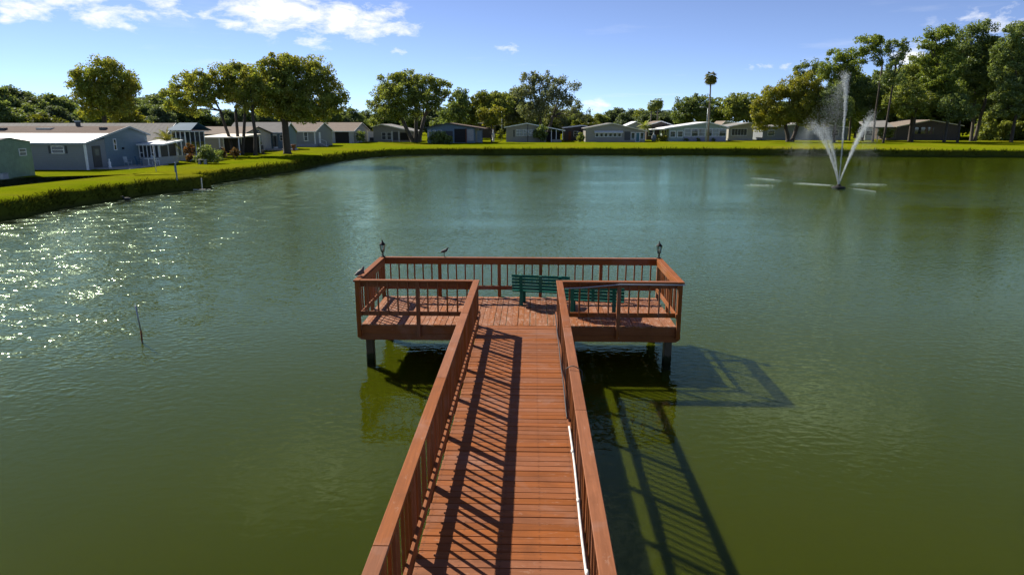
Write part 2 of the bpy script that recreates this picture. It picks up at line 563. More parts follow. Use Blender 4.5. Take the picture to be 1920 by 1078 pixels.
class MB:
    def __init__(self): self.v = []; self.f = []

    def add(self, vs_, fs_):
        b = len(self.v)
        self.v += [tuple(p) for p in vs_]
        self.f += [tuple(i + b for i in f) for f in fs_]
        return self

    def box(self, x0, x1, y0, y1, z0, z1):
        return self.add([(x0, y0, z0), (x1, y0, z0), (x1, y1, z0), (x0, y1, z0), (x0, y0, z1), (x1, y0, z1), (x1, y1, z1), (x0, y1, z1)],
                        [(0, 3, 2, 1), (4, 5, 6, 7), (0, 1, 5, 4), (1, 2, 6, 5), (2, 3, 7, 6), (3, 0, 4, 7)])

    def bar(self, a, b, w, h):
        """box along a->b, w sideways, h upwards"""
        a = Vector(a); b = Vector(b); d = (b - a).normalized()
        up = Vector((0, 0, 1)) if abs(d.z) < .95 else Vector((0, 1, 0))
        s = d.cross(up).normalized(); t = s.cross(d).normalized()
        vs_ = []
        for p in (a, b):
            for i, j in ((-1, -1), (1, -1), (1, 1), (-1, 1)):
                vs_.append(p + s * (w / 2 * i) + t * (h / 2 * j))
        return self.add(vs_, [(0, 1, 2, 3), (7, 6, 5, 4), (0, 4, 5, 1), (1, 5, 6, 2), (2, 6, 7, 3), (3, 7, 4, 0)])

    def prism(self, pts, d):
        """closed polygon pts (3-D) extruded by vector d"""
        n = len(pts); d = Vector(d)
        vs_ = [Vector(p) for p in pts] + [Vector(p) + d for p in pts]
        return self.add(vs_, [tuple(range(n))[::-1], tuple(range(n, 2 * n))] + [(i, (i + 1) % n, (i + 1) % n + n, i + n) for i in range(n)])

    def tube(self, pts, radii, n=8, cap=True):
        pts = [Vector(p) for p in pts]
        rings = []
        ref = None
        for i, p in enumerate(pts):
            d = (pts[min(i + 1, len(pts) - 1)] - pts[max(i - 1, 0)]).normalized()
            if ref is None:
                ref = d.orthogonal().normalized()
            else:
                ref = (ref - d * ref.dot(d))
                ref = ref.normalized() if ref.length > 1e-5 else d.orthogonal().normalized()
            s = d.cross(ref)
            r = radii[i] if not isinstance(radii, (int, float)) else radii
            rings.append([p + (ref * math.cos(2 * math.pi * k / n) + s * math.sin(2 * math.pi * k / n)) * r for k in range(n)])
        vs_ = [q for r in rings for q in r]
        fs_ = []
        for i in range(len(pts) - 1):
            for k in range(n):
                fs_.append((i * n + k, i * n + (k + 1) % n, (i + 1) * n + (k + 1) % n, (i + 1) * n + k))
        if cap:
            fs_.append(tuple(range(n))[::-1]); fs_.append(tuple(range((len(pts) - 1) * n, len(pts) * n)))
        return self.add(vs_, fs_)

    def lathe(self, prof, c=(0, 0, 0), n=12):
        pts = [(c[0], c[1], c[2] + z) for r, z in prof]
        return self.tube(pts, [max(r, .0005) for r, z in prof], n)

    def mesh(self, name, mat, smooth=False, bevel=0.0, origin=None):
        me = bpy.data.meshes.new(name)
        v = self.v if origin is None else [(p[0] - origin[0], p[1] - origin[1], p[2] - origin[2]) for p in self.v]
        me.from_pydata(v, [], self.f)
        bm = bmesh.new(); bm.from_mesh(me)
        bmesh.ops.recalc_face_normals(bm, faces=bm.faces)
        if bevel:
            bmesh.ops.bevel(bm, geom=list(bm.edges), offset=bevel, segments=1, affect='EDGES')
        bm.to_mesh(me); bm.free()
        if smooth:
            for p in me.polygons: p.use_smooth = True
        me.materials.append(MATS[mat] if isinstance(mat, str) else mat)
        return me

    def build(self, name, mat, parent=None, smooth=False, bevel=0.0, local=False):
        """coordinates are world ones unless local; a parented mesh is stored relative to its parent's base"""
        org = None
        if parent is not None and not local:
            org = Vector((0, 0, 0)); p = parent
            while p is not None: org += p.location; p = p.parent
        return link(bpy.data.objects.new(name, self.mesh(name, mat, smooth, bevel, org)), parent)


def put(name, mesh, parent, loc, rot=(0, 0, 0), scale=(1, 1, 1)):
    o = bpy.data.objects.new(name, mesh)
    o.location = loc; o.rotation_euler = rot; o.scale = scale
    return link(o, parent)


def mesh_np(name, verts, faces_n, mat, nper):
    """fast mesh from numpy arrays: faces_n (m, nper)"""
    me = bpy.data.meshes.new(name)
    nv = len(verts); nf = len(faces_n)
    me.vertices.add(nv); me.vertices.foreach_set('co', verts.astype(np.float32).ravel())
    me.loops.add(nf * nper); me.loops.foreach_set('vertex_index', faces_n.astype(np.int32).ravel())
    me.polygons.add(nf)
    me.polygons.foreach_set('loop_start', np.arange(0, nf * nper, nper, dtype=np.int32))
    me.polygons.foreach_set('loop_total', np.full(nf, nper, dtype=np.int32))
    me.update(calc_edges=True)
    me.materials.append(MATS[mat])
    return me


# ------------------------------------------------------------------ pond, banks and lawn
SHORE = [(-33.5, -15), (-32.6, 10), (-31.7, 30), (-31.7, 40.0), (-32.0, 45.2), (-31.5, 51.6), (-30.6, 57.4), (-29.4, 60.0), (-29.0, 61.8), (-30.6, 63.2), (-30.6, 66.5),
         (-29.6, 75.6), (-28.8, 84.4), (-29.2, 94), (-29.3, 100.5), (-28.8, 111.1), (-27.0, 118.3), (-23.0, 125.4), (-16, 128.4), (-9.5, 129.0), (5, 130.6), (20.6, 131.6), (35, 131.6),
         (48.0, 130.4), (58.0, 127.2), (71.2, 125.1), (85.8, 123.6), (104, 121), (122, 112), (131, 92), (132, 50), (128, 10), (110, -14), (60, -17), (5, -14), (-15, -15)]


def smooth_loop(pts, step):
    """Catmull-Rom through the points, resampled"""
    P = [Vector((x, y)) for x, y in pts]; n = len(P); out = []
    for i in range(n):
        p0, p1, p2, p3 = P[i - 1], P[i], P[(i + 1) % n], P[(i + 2) % n]
        k = max(2, int((p2 - p1).length / step))
        for j in range(k):
            t = j / k
            out.append(.5 * ((2 * p1) + (p2 - p0) * t + (2 * p0 - 5 * p1 + 4 * p2 - p3) * t * t + (3 * p1 - p0 - 3 * p2 + p3) * t ** 3))
    return out


SHORE_PTS = smooth_loop(SHORE, .7)


def wob(x, y, s, seed=0.0):
    return (math.sin(x * 1.3 * s + seed) * math.cos(y * 1.7 * s + seed * 2.1) + .6 * math.sin(x * 2.9 * s + y * 2.3 * s + seed * 3) + .4 * math.sin(x * 5.1 * s - y * 4.3 * s + seed)) / 2


def build_ground():
    pts = SHORE_PTS; n = len(pts)
    nrm = []
    for i in range(n):
        d = (pts[(i + 2) % n] - pts[i - 2]).normalized()
        nrm.append(Vector((d.y, -d.x)))
    # which way is outside
    area = sum(pts[i].x * pts[(i + 1) % n].y - pts[(i + 1) % n].x * pts[i].y for i in range(n))
    sgn = 1 if area > 0 else -1
    prof = [(-3.0, -1.2), (-.6, -.35), (0.0, -.02), (.10, .34), (.16, .70), (.30, .98), (.75, 1.12), (1.5, 1.19), (3.0, 1.23), (5.5, 1.25)]
    V = []; F = []
    bm = bmesh.new()
    rings = []
    for k, (o, z) in enumerate(prof):
        ring = []
        for i in range(n):
            p = pts[i]; q = nrm[i] * sgn
            w = wob(p.x, p.y, .45, 1.0) * .28 + wob(p.x, p.y, 1.6, 4.0) * .14
            mid = max(0, 1 - abs(o - .4) / 1.2)
            oo = o + w * (1 if -1 < o < 3 else 0)
            zz = z + mid * wob(p.x, p.y, .9, 2.0) * .13
            ring.append(bm.verts.new((p.x + q.x * oo, p.y + q.y * oo, zz)))
        rings.append(ring)
    for k in range(len(prof) - 1):
        for i in range(n):
            bm.faces.new((rings[k][i], rings[k][(i + 1) % n], rings[k + 1][(i + 1) % n], rings[k + 1][i]))
    outer = [bm.verts.new((x, y, 1.25)) for x, y in [(-4000, -2000), (4000, -2000), (4000, 6000), (-4000, 6000)]]
    edges = [bm.edges.new((outer[i], outer[(i + 1) % 4])) for i in range(4)]
    edges += [bm.edges.get((rings[-1][i], rings[-1][(i + 1) % n])) for i in range(n)]
    bmesh.ops.triangle_fill(bm, use_beauty=True, use_dissolve=False, edges=edges)
    bmesh.ops.recalc_face_normals(bm, faces=bm.faces)
    me = bpy.data.meshes.new('ground'); bm.to_mesh(me); bm.free()
    if me.polygons[0].normal.z < 0: me.flip_normals()
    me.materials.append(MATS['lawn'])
    for p in me.polygons: p.use_smooth = True
    o = link(bpy.data.objects.new('ground', me)); o['kind'] = 'structure'
    w = MB().add([(-60, -40, 0), (160, -40, 0), (160, 160, 0), (-60, 160, 0)], [(0, 1, 2, 3)]).build('pond_water', 'pond_water'); w['kind'] = 'structure'
    w = MB().box(-60, 160, -40, 160, -6, -.2).build('pond_bed', 'pond_murk'); w['kind'] = 'structure'
    return nrm, sgn


NRM, SGN = build_ground()


def build_bank_grass():
    """long grass hanging over the banks in view"""
    n = len(SHORE_PTS)
    vs_, fs_ = [], []
    for i, p in enumerate(SHORE_PTS):
        if p.y < 22 or p.x > 112: continue
        q = NRM[i] * SGN
        d = math.hypot(p.x, p.y)
        dens = .5 + .5 * wob(p.x, p.y, .5, 7.0) + .35 * wob(p.x, p.y, 1.7, 9.0)
        cnt = int((95 if d < 80 else 40) * max(.08, min(1.2, dens + .25)))
        tall = .6 + .8 * max(0, min(1, .5 + wob(p.x, p.y, .8, 3.0)))
        big = 1.0 if d < 80 else 1.5
        for k in range(cnt):
            o = random.choice((random.uniform(.03, .35), random.uniform(.03, .35), abs(random.gauss(.2, .55))))
            t = random.uniform(-.5, .5) * .8
            prof = [(-.2, -.15), (0, -.02), (.10, .34), (.16, .70), (.30, .98), (.75, 1.12), (1.5, 1.19), (3.0, 1.23), (9, 1.25)]
            z = -.1
            for (a, za), (b, zb) in zip(prof, prof[1:]):
                if a <= o <= b: z = za + (zb - za) * (o - a) / (b - a)
            if z < .15: continue
            w = wob(p.x, p.y, .45, 1.0) * .28
            x = p.x + q.x * (o + w) - q.y * t; y = p.y + q.y * (o + w) + q.x * t
            h = random.uniform(.06, .32) * big * (tall if o < .6 else .3)
            lean = Vector((-q.x, -q.y, 0)) * random.uniform(-.15, .35) * big * .7 + Vector((random.gauss(0, .1), random.gauss(0, .1), 0))
            a = random.uniform(0, math.pi); wd = random.uniform(.015, .04) * big
            s = Vector((math.cos(a), math.sin(a), 0)) * wd
            c = Vector((x, y, z - .06))
            b0 = len(vs_)
            vs_ += [c - s, c + s, c + lean * .5 + Vector((0, 0, h * .75)) + s * .6, c + lean + Vector((0, 0, h))]
            fs_.append((b0, b0 + 1, b0 + 2, b0 + 3))
    me = mesh_np('bank_grass', np.array(vs_), np.array(fs_), 'bank_blade', 4)
    o = link(bpy.data.objects.new('bank_grass', me))
    tag(o, 'shaggy uncut grass hanging over the edge of the pond bank', 'grass'); o['kind'] = 'stuff'


build_bank_grass()


# ------------------------------------------------------------------ dock
DZ = .94            # deck top
CAPZ = 2.06         # top of the handrails


def build_dock():
    D = thing('dock', 'reddish brown wooden walkway dock ending in a wide railed platform over the pond', 'dock', (0, 0, 0))
    # --- planks
    WK = .939
    wk_a = [MB().box(-WK, WK, -.0685, .0685, -.038, 0).mesh('walk_plank', 'plank_wood', bevel=.004) for _ in range(1)][0]
    y = 15.745; i = 0
    while y > -13.2:
        r = random.Random(i)
        o = put('plank', wk_a, D, (r.uniform(-.008, .008), y + r.uniform(-.002, .002), DZ + r.uniform(-.005, .003) + (.006 if i % 17 == 9 else 0)), (r.uniform(-.012, .012), (-.008 if i % 17 == 9 else r.uniform(-.002, .002)), r.uniform(-.0028, .0028)))
        y -= .1445; i += 1
    PX = 3.80; PY0, PY1 = 15.82, 18.58
    pl = MB().box(-.0685, .0685, PY0 - .02, PY1 + .0, -.038, 0).mesh('deck_plank', 'dock_wood_worn_y', bevel=.004)
    nb = 52
    for k in range(nb):
        r = random.Random(500 + k)
        x = -PX + (k + .5) * 2 * PX / nb
        put('plank', pl, D, (x, r.uniform(-.004, .004), DZ + .006 + r.uniform(-.003, .003)), (0, r.uniform(-.006, .006), r.uniform(-.0004, .0004)))
    # --- framing
    for s in (-1, 1):
        MB().box(s * .905 - .02, s * .905 + .02, -13.2, 15.80, DZ - .28, DZ - .042).build('rim_joist', 'dock_wood_y', D)
    for x in (-.45, 0, .45):
        MB().box(x - .02, x + .02, -13.2, 15.80, DZ - .27, DZ - .044).build('joist', 'dock_wood_y', D)
    for (x0, x1) in ((-PX, -1.04), (1.04, PX)):
        MB().box(x0, x1, PY0, PY0 + .04, DZ - .23, DZ - .036).build('fascia', 'dock_wood_x', D, bevel=.004)
    MB().box(-PX, PX, PY1 - .04, PY1, DZ - .23, DZ - .036).build('fascia', 'dock_wood_x', D)
    for s in (-1, 1):
        MB().box(s * PX - .04 * (s > 0), s * PX + .04 * (s < 0), PY0 + .04, PY1 - .04, DZ - .23, DZ - .036).build('fascia', 'dock_wood_y', D)
    # lower beams, with clipped ends
    for (x0, x1, yy) in ((-3.92, -1.06, 15.84), (1.06, 3.92, 15.84), (-3.92, 3.92, 18.40)):
        l = .1 if x0 < -3 else 0; rr = .1 if x1 > 3 else 0
        pts = [(x0, yy, DZ - .235), (x0, yy, DZ - .33), (x0 + l, yy, DZ - .40), (x1 - rr, yy, DZ - .40), (x1, yy, DZ - .33), (x1, yy, DZ - .235)]
        MB().prism(pts, (0, .10, 0)).build('beam', 'dock_wood_x', D)
    for x in [-3.2 + .8 * k for k in range(9)]:
        MB().box(x - .02, x + .02, PY0 + .05, PY1 - .05, DZ - .225, DZ - .045).build('joist', 'dock_wood_y', D)
    # --- pilings
    pm = MB().box(-.095, .095, -.095, .095, -1.2, DZ - .24).mesh('piling', 'piling_wood', bevel=.02)
    for x, y in [(-3.66, 16.04), (3.66, 16.04), (-3.66, 18.25), (3.66, 18.25), (-1.3, 16.04), (1.3, 16.04), (-1.3, 18.25), (1.3, 18.25)]:
        put('piling', pm, D, (x, y, 0), (0, 0, random.uniform(-.05, .05)))
    for y in (13.2, 10.2, 7.2, 4.2, 1.2, -1.8, -4.8, -7.8, -10.8):
        for s in (-1, 1): put('piling', pm, D, (s * .74, y, 0))
        MB().box(-1.0, 1.0, y - .06, y + .06, DZ - .42, DZ - .285).build('cross_beam', 'dock_wood_x', D)
    # --- railings
    post = MB().box(-.045, .045, -.045, .045, DZ - .30, CAPZ - .04).mesh('post', 'dock_wood_z', bevel=.005)
    bal = MB().box(-.018, .018, -.018, .018, DZ + .24, CAPZ - .045).mesh('baluster', 'dock_wood_z', bevel=.003)

    def rail(ax, c, stations, nbal, inward, top_board, cap0=None, cap1=None, name_posts=True, capmat=None):
        """ax 'x' or 'y': direction of the run; c: post centre line; inward: sign of the deck side across the run"""
        lo, hi = min(stations), max(stations)
        for s in stations:
            put('post', post, D, (s, c, 0) if ax == 'x' else (c, s, 0), (random.uniform(-.006, .006), random.uniform(-.006, .006), 0))
        for (a, b), nn in zip(zip(stations, stations[1:]), nbal):
            for k in range(nn):
                t = a + (b - a) * (k + 1) / (nn + 1) + random.uniform(-.008, .008)
                off = c - inward * .0 + inward * .022
                put('baluster', bal, D, (t, off, 0) if ax == 'x' else (off, t, 0), (random.uniform(-.007, .007), random.uniform(-.007, .007), 0))
        i0, i1 = sorted((c + inward * .047, c + inward * .087))
        a, b = lo - .045, hi + .045
        w = 'dock_wood_' + ax
        if ax == 'x': MB().box(a, b, i0, i1, DZ + .22, DZ + .35 if not top_board else DZ + .33).build('bottom_rail', w, D, bevel=.004)
        else: MB().box(i0, i1, a, b, DZ + .22, DZ + .35 if not top_board else DZ + .33).build('bottom_rail', w, D, bevel=.004)
        if top_board:
            if ax == 'x': MB().box(a, b, i0, i1, CAPZ - .185, CAPZ - .042).build('top_rail', w, D, bevel=.004)
            else: MB().box(i0, i1, a, b, CAPZ - .185, CAPZ - .042).build('top_rail', w, D, bevel=.004)

    # walkway rails: one post each 1.5 m
    st = [15.775 - 1.5 * k for k in range(20)]
    for s in (-1, 1):
        rail('y', s * .985, st, [6] * 19 if s < 0 else [6] * 19, -s, False)
    # front rails of the platform
    rail('x', 15.775, [-3.845, -2.40, -.985], [5, 5], 1, True)
    rail('x', 15.775, [.985, 2.40, 3.845], [5, 5], 1, True)
    rail('x', 18.625, [-3.845, -2.25, -.57, .57, 2.25, 3.845], [6, 6, 4, 6, 6], -1, True)
    for s in (-1, 1):
        rail('y', s * 3.845, [15.775, 17.2, 18.625], [6, 6], -s, True)
    # caps, in lengths as laid
    def cap(ax, c, a, b, w=.15):
        m = MB()
        if ax == 'x': m.box(a, b, c - w / 2, c + w / 2, CAPZ - .038, CAPZ)
        else: m.box(c - w / 2, c + w / 2, a, b, CAPZ - .038, CAPZ)
        return m.build('handrail_cap', 'dock_wood_' + ax, D, bevel=.006)
    for s in (-1, 1):
        ends = [15.85, 12.0, 8.3, 4.2, .5, -3.3, -7.2, -13.1] if s > 0 else [15.85, 12.9, 9.4, 5.3, 1.4, -2.6, -7.0, -13.1]
        for a, b in zip(ends, ends[1:]): cap('y', s * .985, b + .003, a)
    cap('x', 15.775, -3.77 + .003, -1.063); cap('x', 15.775, 1.063, 3.77 - .003)
    cap('x', 18.625, -3.77 + .003, .6); cap('x', 18.625, .603, 3.77 - .003)
    for s in (-1, 1): cap('y', s * 3.845, 15.69, 18.71)
    return D


DOCK = build_dock()

# white pipe on the bottom rail of the walkway, black cable looped over the cap, grey conduit
def build_pipes():
    t = thing('white_pipe', 'white plastic pipe lying along the bottom rail of the right walkway railing', 'pipe', (.905, 9.75, DZ + .375))
    pts = [(.905 + .008 * math.sin(y * 1.7), y, DZ + .370 + .003 * math.sin(y * 2.3)) for y in np.arange(-13, 9.8, .4)]
    MB().tube(pts, .0145, 8).build('pipe_run', 'white_plastic', t, smooth=True)
    for y in (8.6, 7.35, 6.0, 4.4, 1.5, -1.5, -4.5, -7.5, -10.5):
        MB().tube([(.905, y - .04, DZ + .374), (.905, y + .04, DZ + .374)], .019, 8).build('coupling', 'white_plastic', t, smooth=True)
    o = None
    yc = on_z(1080, 695, CAPZ).y
    pts = []
    for k in range(25):
        a = k / 24
        x = .80 + .36 * a
        if k < 4: z = DZ + .40 + (CAPZ - DZ - .36) * (k / 4) ; x = .885 - .01 * k
        elif k > 20: z = CAPZ - (k - 20) * .22; x = 1.085 + .012 * (k - 20)
        else: z = CAPZ + .012 + .05 * math.sin(math.pi * (k - 4) / 16); x = .86 + .235 * (k - 4) / 16
        pts.append((x, yc + .05 * math.sin(a * 5), z))
    m = MB().tube(pts, .0075, 6)
    o = m.build('power_cable', 'cable_black', smooth=True)
    tag(o, 'thin black cable looped over the right handrail of the walkway', 'cable')
    pts = [(.885, y, DZ + .40 + .02 * math.sin(y * 3)) for y in np.arange(yc - .1, 15.6, .25)]
    o2 = MB().tube(pts, .012, 6).build('cable', 'cable_black', smooth=True)
    tag(o2, 'dark cable running along the right bottom rail towards the platform', 'cable')
    a = on_y(1062, 541, 15.80); b = on_y(1150, 534, 15.70)
    pts = [(1.12, 15.66, CAPZ - .15), (1.5, 15.665, CAPZ - .14), (2.0, 15.668, CAPZ - .09), (2.4, 15.67, CAPZ - .055), (3.2, 15.67, CAPZ - .057), (3.93, 15.67, CAPZ - .056)]
    o3 = MB().tube(pts, .016, 8).build('conduit', 'grey_plastic', smooth=True)
    tag(o3, 'grey conduit fixed under the cap of the right front platform railing', 'conduit')


build_pipes()


# lanterns on the far corner posts
def build_lantern(x, y, label):
    t = thing('post_lantern', label, 'lantern', (x, y, CAPZ + .001), group='lanterns on the dock corners')
    MB().lathe([(.065, 0), (.065, .015), (.035, .03), (.022, .05), (.022, .075), (.045, .09), (.022, .105), (.02, .135), (.055, .15), (.055, .16)], n=12).build('stem', 'black_metal', t, smooth=False, local=True)
    MB().lathe([(.040, .16), (.066, .34)], n=6).build('glass', 'lantern_glass', t, local=True)
    m = MB()
    for k in range(6):
        a = math.pi * 2 * k / 6
        m.bar((.045 * math.cos(a), .045 * math.sin(a), .155), (.072 * math.cos(a), .072 * math.sin(a), .345), .011, .011)
    m.build('frame', 'black_metal', t, local=True)
    MB().lathe([(.012, .16), (.014, .20), (.010, .25), (.001, .27)], n=8).build('candle_bulb', 'white_plastic', t, smooth=True, local=True)
    MB().lathe([(.078, .338), (.085, .35), (.080, .362), (.045, .40), (.022, .425), (.012, .435), (.020, .45), (.012, .465), (.003, .49)], n=12).build('roof', 'black_metal', t, local=True)
    return t


build_lantern(-3.83, 18.62, 'black lantern on the far left corner of the dock platform')
build_lantern(3.83, 18.62, 'black lantern on the far right corner of the dock platform')


# benches
def build_bench(x, y, rz, label):
    W = 1.54
    t = thing('park_bench', label, 'bench', (x, y, DZ + .008), rz, 'benches on the dock')
    slat = MB().box(-W / 2, W / 2, -.019, .019, -.036, .036).mesh('back_slat', 'bench_green', bevel=.005)
    for k in range(5):
        z = .47 + k * .088
        put('back_slat', slat, t, (0, -.245 - .035 * k / 2 * .8 + .045, z), (-.16, 0, 0))
    seat = MB().box(-W / 2, W / 2, -.04, .04, -.019, .019).mesh('seat_slat', 'bench_green', bevel=.005)
    for k in range(5):
        put('seat_slat', seat, t, (0, -.15 + k * .094, .43 - .008 * (4 - k)), (.03, 0, 0))
    for sx in (-.52, .52):
        m = MB()
        m.bar((sx, -.18, 0), (sx, -.20, .42), .085, .06)
        m.build('rear_leg', 'bench_green', t, local=True, bevel=.006)
        MB().bar((sx, -.225, .40), (sx, -.30, .86), .085, .045).build('back_support', 'bench_green', t, local=True, bevel=.006)
        MB().bar((sx, .24, 0), (sx, .22, .40), .085, .06).build('front_leg', 'bench_green', t, local=True, bevel=.006)
        MB().bar((sx, -.24, .385), (sx, .27, .395), .085, .05).build('seat_bearer', 'bench_green', t, local=True, bevel=.006)
    MB().bar((0, -.225, .40), (0, -.30, .86), .075, .03).build('back_strap', 'bench_green', t, local=True)
    MB().bar((0, -.20, .39), (0, .25, .398), .075, .03).build('seat_strap', 'bench_green', t, local=True)
    return t


build_bench(.60, 17.74, math.radians(-9), 'dark green slatted bench standing nearer the far railing')
build_bench(1.90, 16.82, math.radians(-9), 'dark green slatted bench partly behind the right front railing')


# birds: each body one skinned surface
def build_bird(name, label, loc, rz, nodes, edges, mat, legs, beak):
    t = thing(name, label, 'bird', loc, rz)
    me = bpy.data.meshes.new('body')
    me.from_pydata([p for p, r in nodes], edges, [])
    o = bpy.data.objects.new('body', me); link(o, t)
    me.materials.append(MATS[mat])
    sk = o.modifiers.new('skin', 'SKIN')
    for i, (p, r) in enumerate(nodes):
        rr = r if isinstance(r, tuple) else (r, r)
        me.skin_vertices[0].data[i].radius = rr
    me.skin_vertices[0].data[0].use_root = True
    sk.use_smooth_shade = True
    ss = o.modifiers.new('sub', 'SUBSURF'); ss.levels = 2; ss.render_levels = 2
    for lg in legs:
        MB().tube(lg, .0045, 6).build('leg', 'black_metal', t, local=True)
    MB().tube(beak, [.008, .002], 6).build('beak', 'black_metal', t, local=True)
    return t


build_bird('wading_bird', 'slim dark bird on thin legs on the far platform rail', (-2.10, 18.62, CAPZ), math.radians(-20),
           [((0, 0, .17), .048), ((-.06, 0, .155), .040), ((-.12, 0, .135), (.022, .012)), ((.05, 0, .20), .040), ((.085, 0, .235), .024), ((.10, 0, .265), .024), ((.115, 0, .270), .018)],
           [(0, 1), (1, 2), (0, 3), (3, 4), (4, 5), (5, 6)], 'bird_dark',
           [[(.005, .016, .14), (-.012, .016, .07), (.0, .016, 0), (.03, .018, .003)], [(.005, -.016, .14), (-.012, -.016, .07), (.0, -.016, 0), (.03, -.018, .003)]],
           [(.12, 0, .270), (.175, 0, .262)])
bp = on_z(681, 522, CAPZ)
build_bird('perched_bird', 'plump brown grey bird perched on the left platform rail', (-3.85, 16.15, CAPZ), math.radians(35),
           [((0, 0, .085), .066), ((-.07, 0, .07), .05), ((-.15, 0, .045), (.03, .014)), ((.05, 0, .12), .054), ((.072, 0, .175), .03), ((.082, 0, .215), .034), ((.10, 0, .22), .022)],
           [(0, 1), (1, 2), (0, 3), (3, 4), (4, 5), (5, 6)], 'bird_grey',
           [[(.01, .025, .05), (.01, .025, 0), (.045, .028, .003)], [(.01, -.025, .05), (.01, -.025, 0), (.045, -.028, .003)]],
           [(.105, 0, .222), (.15, 0, .214)])

# pipe standing in the pond
t = thing('standing_pipe', 'thin grey pipe standing upright in the water left of the dock', 'pipe', (-10.38, 17.63, 0))
MB().tube([(-.01, 0, .16), (-.075, .02, .86)], .021, 10).build('pipe_shaft', 'galvanised', t, smooth=True, local=True)
MB().tube([(.0, 0, -.9), (-.01, 0, .165)], .025, 10).build('rusty_foot', 'rust', t, smooth=True, local=True)


# ------------------------------------------------------------------ trees
def leaf_cloud(centres, radii, per, size, flat=.75, droop=0.0, rng=None):
    """leaf-sized quads round clump centres (arrays)"""
    rng = rng or RNG
    C = np.repeat(np.array(centres), per, axis=0)
    Rr = np.repeat(np.array(radii), per)
    n = len(C)
    d = rng.normal(size=(n, 3)); d /= np.linalg.norm(d, axis=1)[:, None]
    r = Rr * (rng.random(n) ** .45)
    P = C + d * r[:, None] * np.array([1, 1, flat])
    if droop: P[:, 2] -= droop * rng.random(n) ** 2
    nrm = d * .6 + rng.normal(size=(n, 3)) * .7 + np.array([0, 0, .35])
    nrm /= np.linalg.norm(nrm, axis=1)[:, None]
    a = rng.normal(size=(n, 3))
    t = np.cross(nrm, a); t /= np.linalg.norm(t, axis=1)[:, None] + 1e-9
    b = np.cross(nrm, t)
    s = size * (.6 + .8 * rng.random(n))
    L = (s * .62)[:, None]; W = (s * .38)[:, None]
    V = np.empty((n, 4, 3))
    V[:, 0] = P - t * L; V[:, 1] = P + b * W + nrm * (s * .08)[:, None]; V[:, 2] = P + t * L; V[:, 3] = P - b * W + nrm * (s * .08)[:, None]
    F = np.arange(n * 4).reshape(n, 4)
    return V.reshape(-1, 3), F


def crown_clumps(lobes, spacing, shell=.35, rng=None):
    """lobes: (x,y,z,rx,ry,rz). returns clump centres spread through the lobes' volume, denser outside"""
    rng = rng or RNG
    out = []
    for (x, y, z, rx, ry, rz) in lobes:
        vol = 4.19 * rx * ry * rz
        n = max(5, int(vol / (spacing ** 3) * 1.45))
        d = rng.normal(size=(n, 3)); d /= np.linalg.norm(d, axis=1)[:, None]
        r = shell + (1 - shell) * rng.random(n) ** .6
        r *= 1 + .10 * rng.normal(size=n)
        out.append(np.array([x, y, z]) + d * r[:, None] * np.array([rx, ry, rz]))
    return np.concatenate(out)


def limb(m, a, b, r0, r1, rng, seg=4, sag=.12):
    a = Vector(a); b = Vector(b); L = (b - a).length
    pts = []
    off = Vector((rng.normal(), rng.normal(), rng.normal())) * L * .06
    for i in range(seg + 1):
        t = i / seg
        p = a.lerp(b, t) + off * math.sin(math.pi * t)
        p.z += sag * L * math.sin(math.pi * t) * .5
        pts.append(p)
    m.tube(pts, [r0 + (r1 - r0) * (i / seg) for i in range(seg + 1)], 6)
    return pts


def make_tree(name, label, base, stems, lobes, leaf, bark='bark', r0=.35, spacing=1.1, clump=.75, per=60, size=.28, fork=.35,
              droop=0.0, group=None, seed=1, cat='tree', twigs=26):
    """base: world point; stems: list of (dx) offsets of trunks at the base; lobes in world coordinates"""
    rng = np.random.default_rng(seed)
    t = thing(name, label, cat, tuple(base), group=group)
    bx, by, bz = base
    L = np.array(lobes, float)
    cen = L[:, :3].mean(0)
    zlo = (L[:, 2] - L[:, 5]).min()
    m = MB()
    cl = crown_clumps([(x - bx, y - by, z - bz, rx, ry, rz) for x, y, z, rx, ry, rz in lobes], spacing, rng=rng)
    ns = len(stems)
    forks = []
    for k, (dx, lean) in enumerate(stems):
        hz = (zlo - bz) + fork * (cen[2] - zlo)
        f = Vector((dx + lean, rng.normal() * .3, max(hz, .8)))
        b = Vector((dx, 0, -.15))
        pts = [b, b + Vector((0, 0, .35)), b.lerp(f, .4) + Vector((rng.normal() * .1, rng.normal() * .1, 0)), b.lerp(f, .75), f]
        m.tube(pts, [r0 * 1.45, r0 * 1.05, r0 * .92, r0 * .85, r0 * .8], 9)
        forks.append(f)
    for (x, y, z, rx, ry, rz) in lobes:
        p = Vector((x - bx, y - by, z - bz))
        f = min(forks, key=lambda q: (q - p).length)
        limb(m, f - Vector((0, 0, .2)), p, r0 * .48, r0 * .16, rng, 4)
    lob = [Vector((x - bx, y - by, z - bz)) for x, y, z, *_ in lobes]
    for c in cl[rng.permutation(len(cl))[:twigs]]:
        c = Vector(c); p = min(lob, key=lambda q: (q - c).length)
        limb(m, p, c, r0 * .14, r0 * .04, rng, 3)
    m.build('trunk', bark, t, smooth=True, local=True)
    rad = clump * (.65 + .7 * rng.random(len(cl)))
    V, F = leaf_cloud(cl, rad, per, size, droop=droop, rng=rng)
    V[:, 2] = np.maximum(V[:, 2], .05)
    me = mesh_np('crown', V, F, leaf, 4)
    link(bpy.data.objects.new('crown', me), t)
    return t


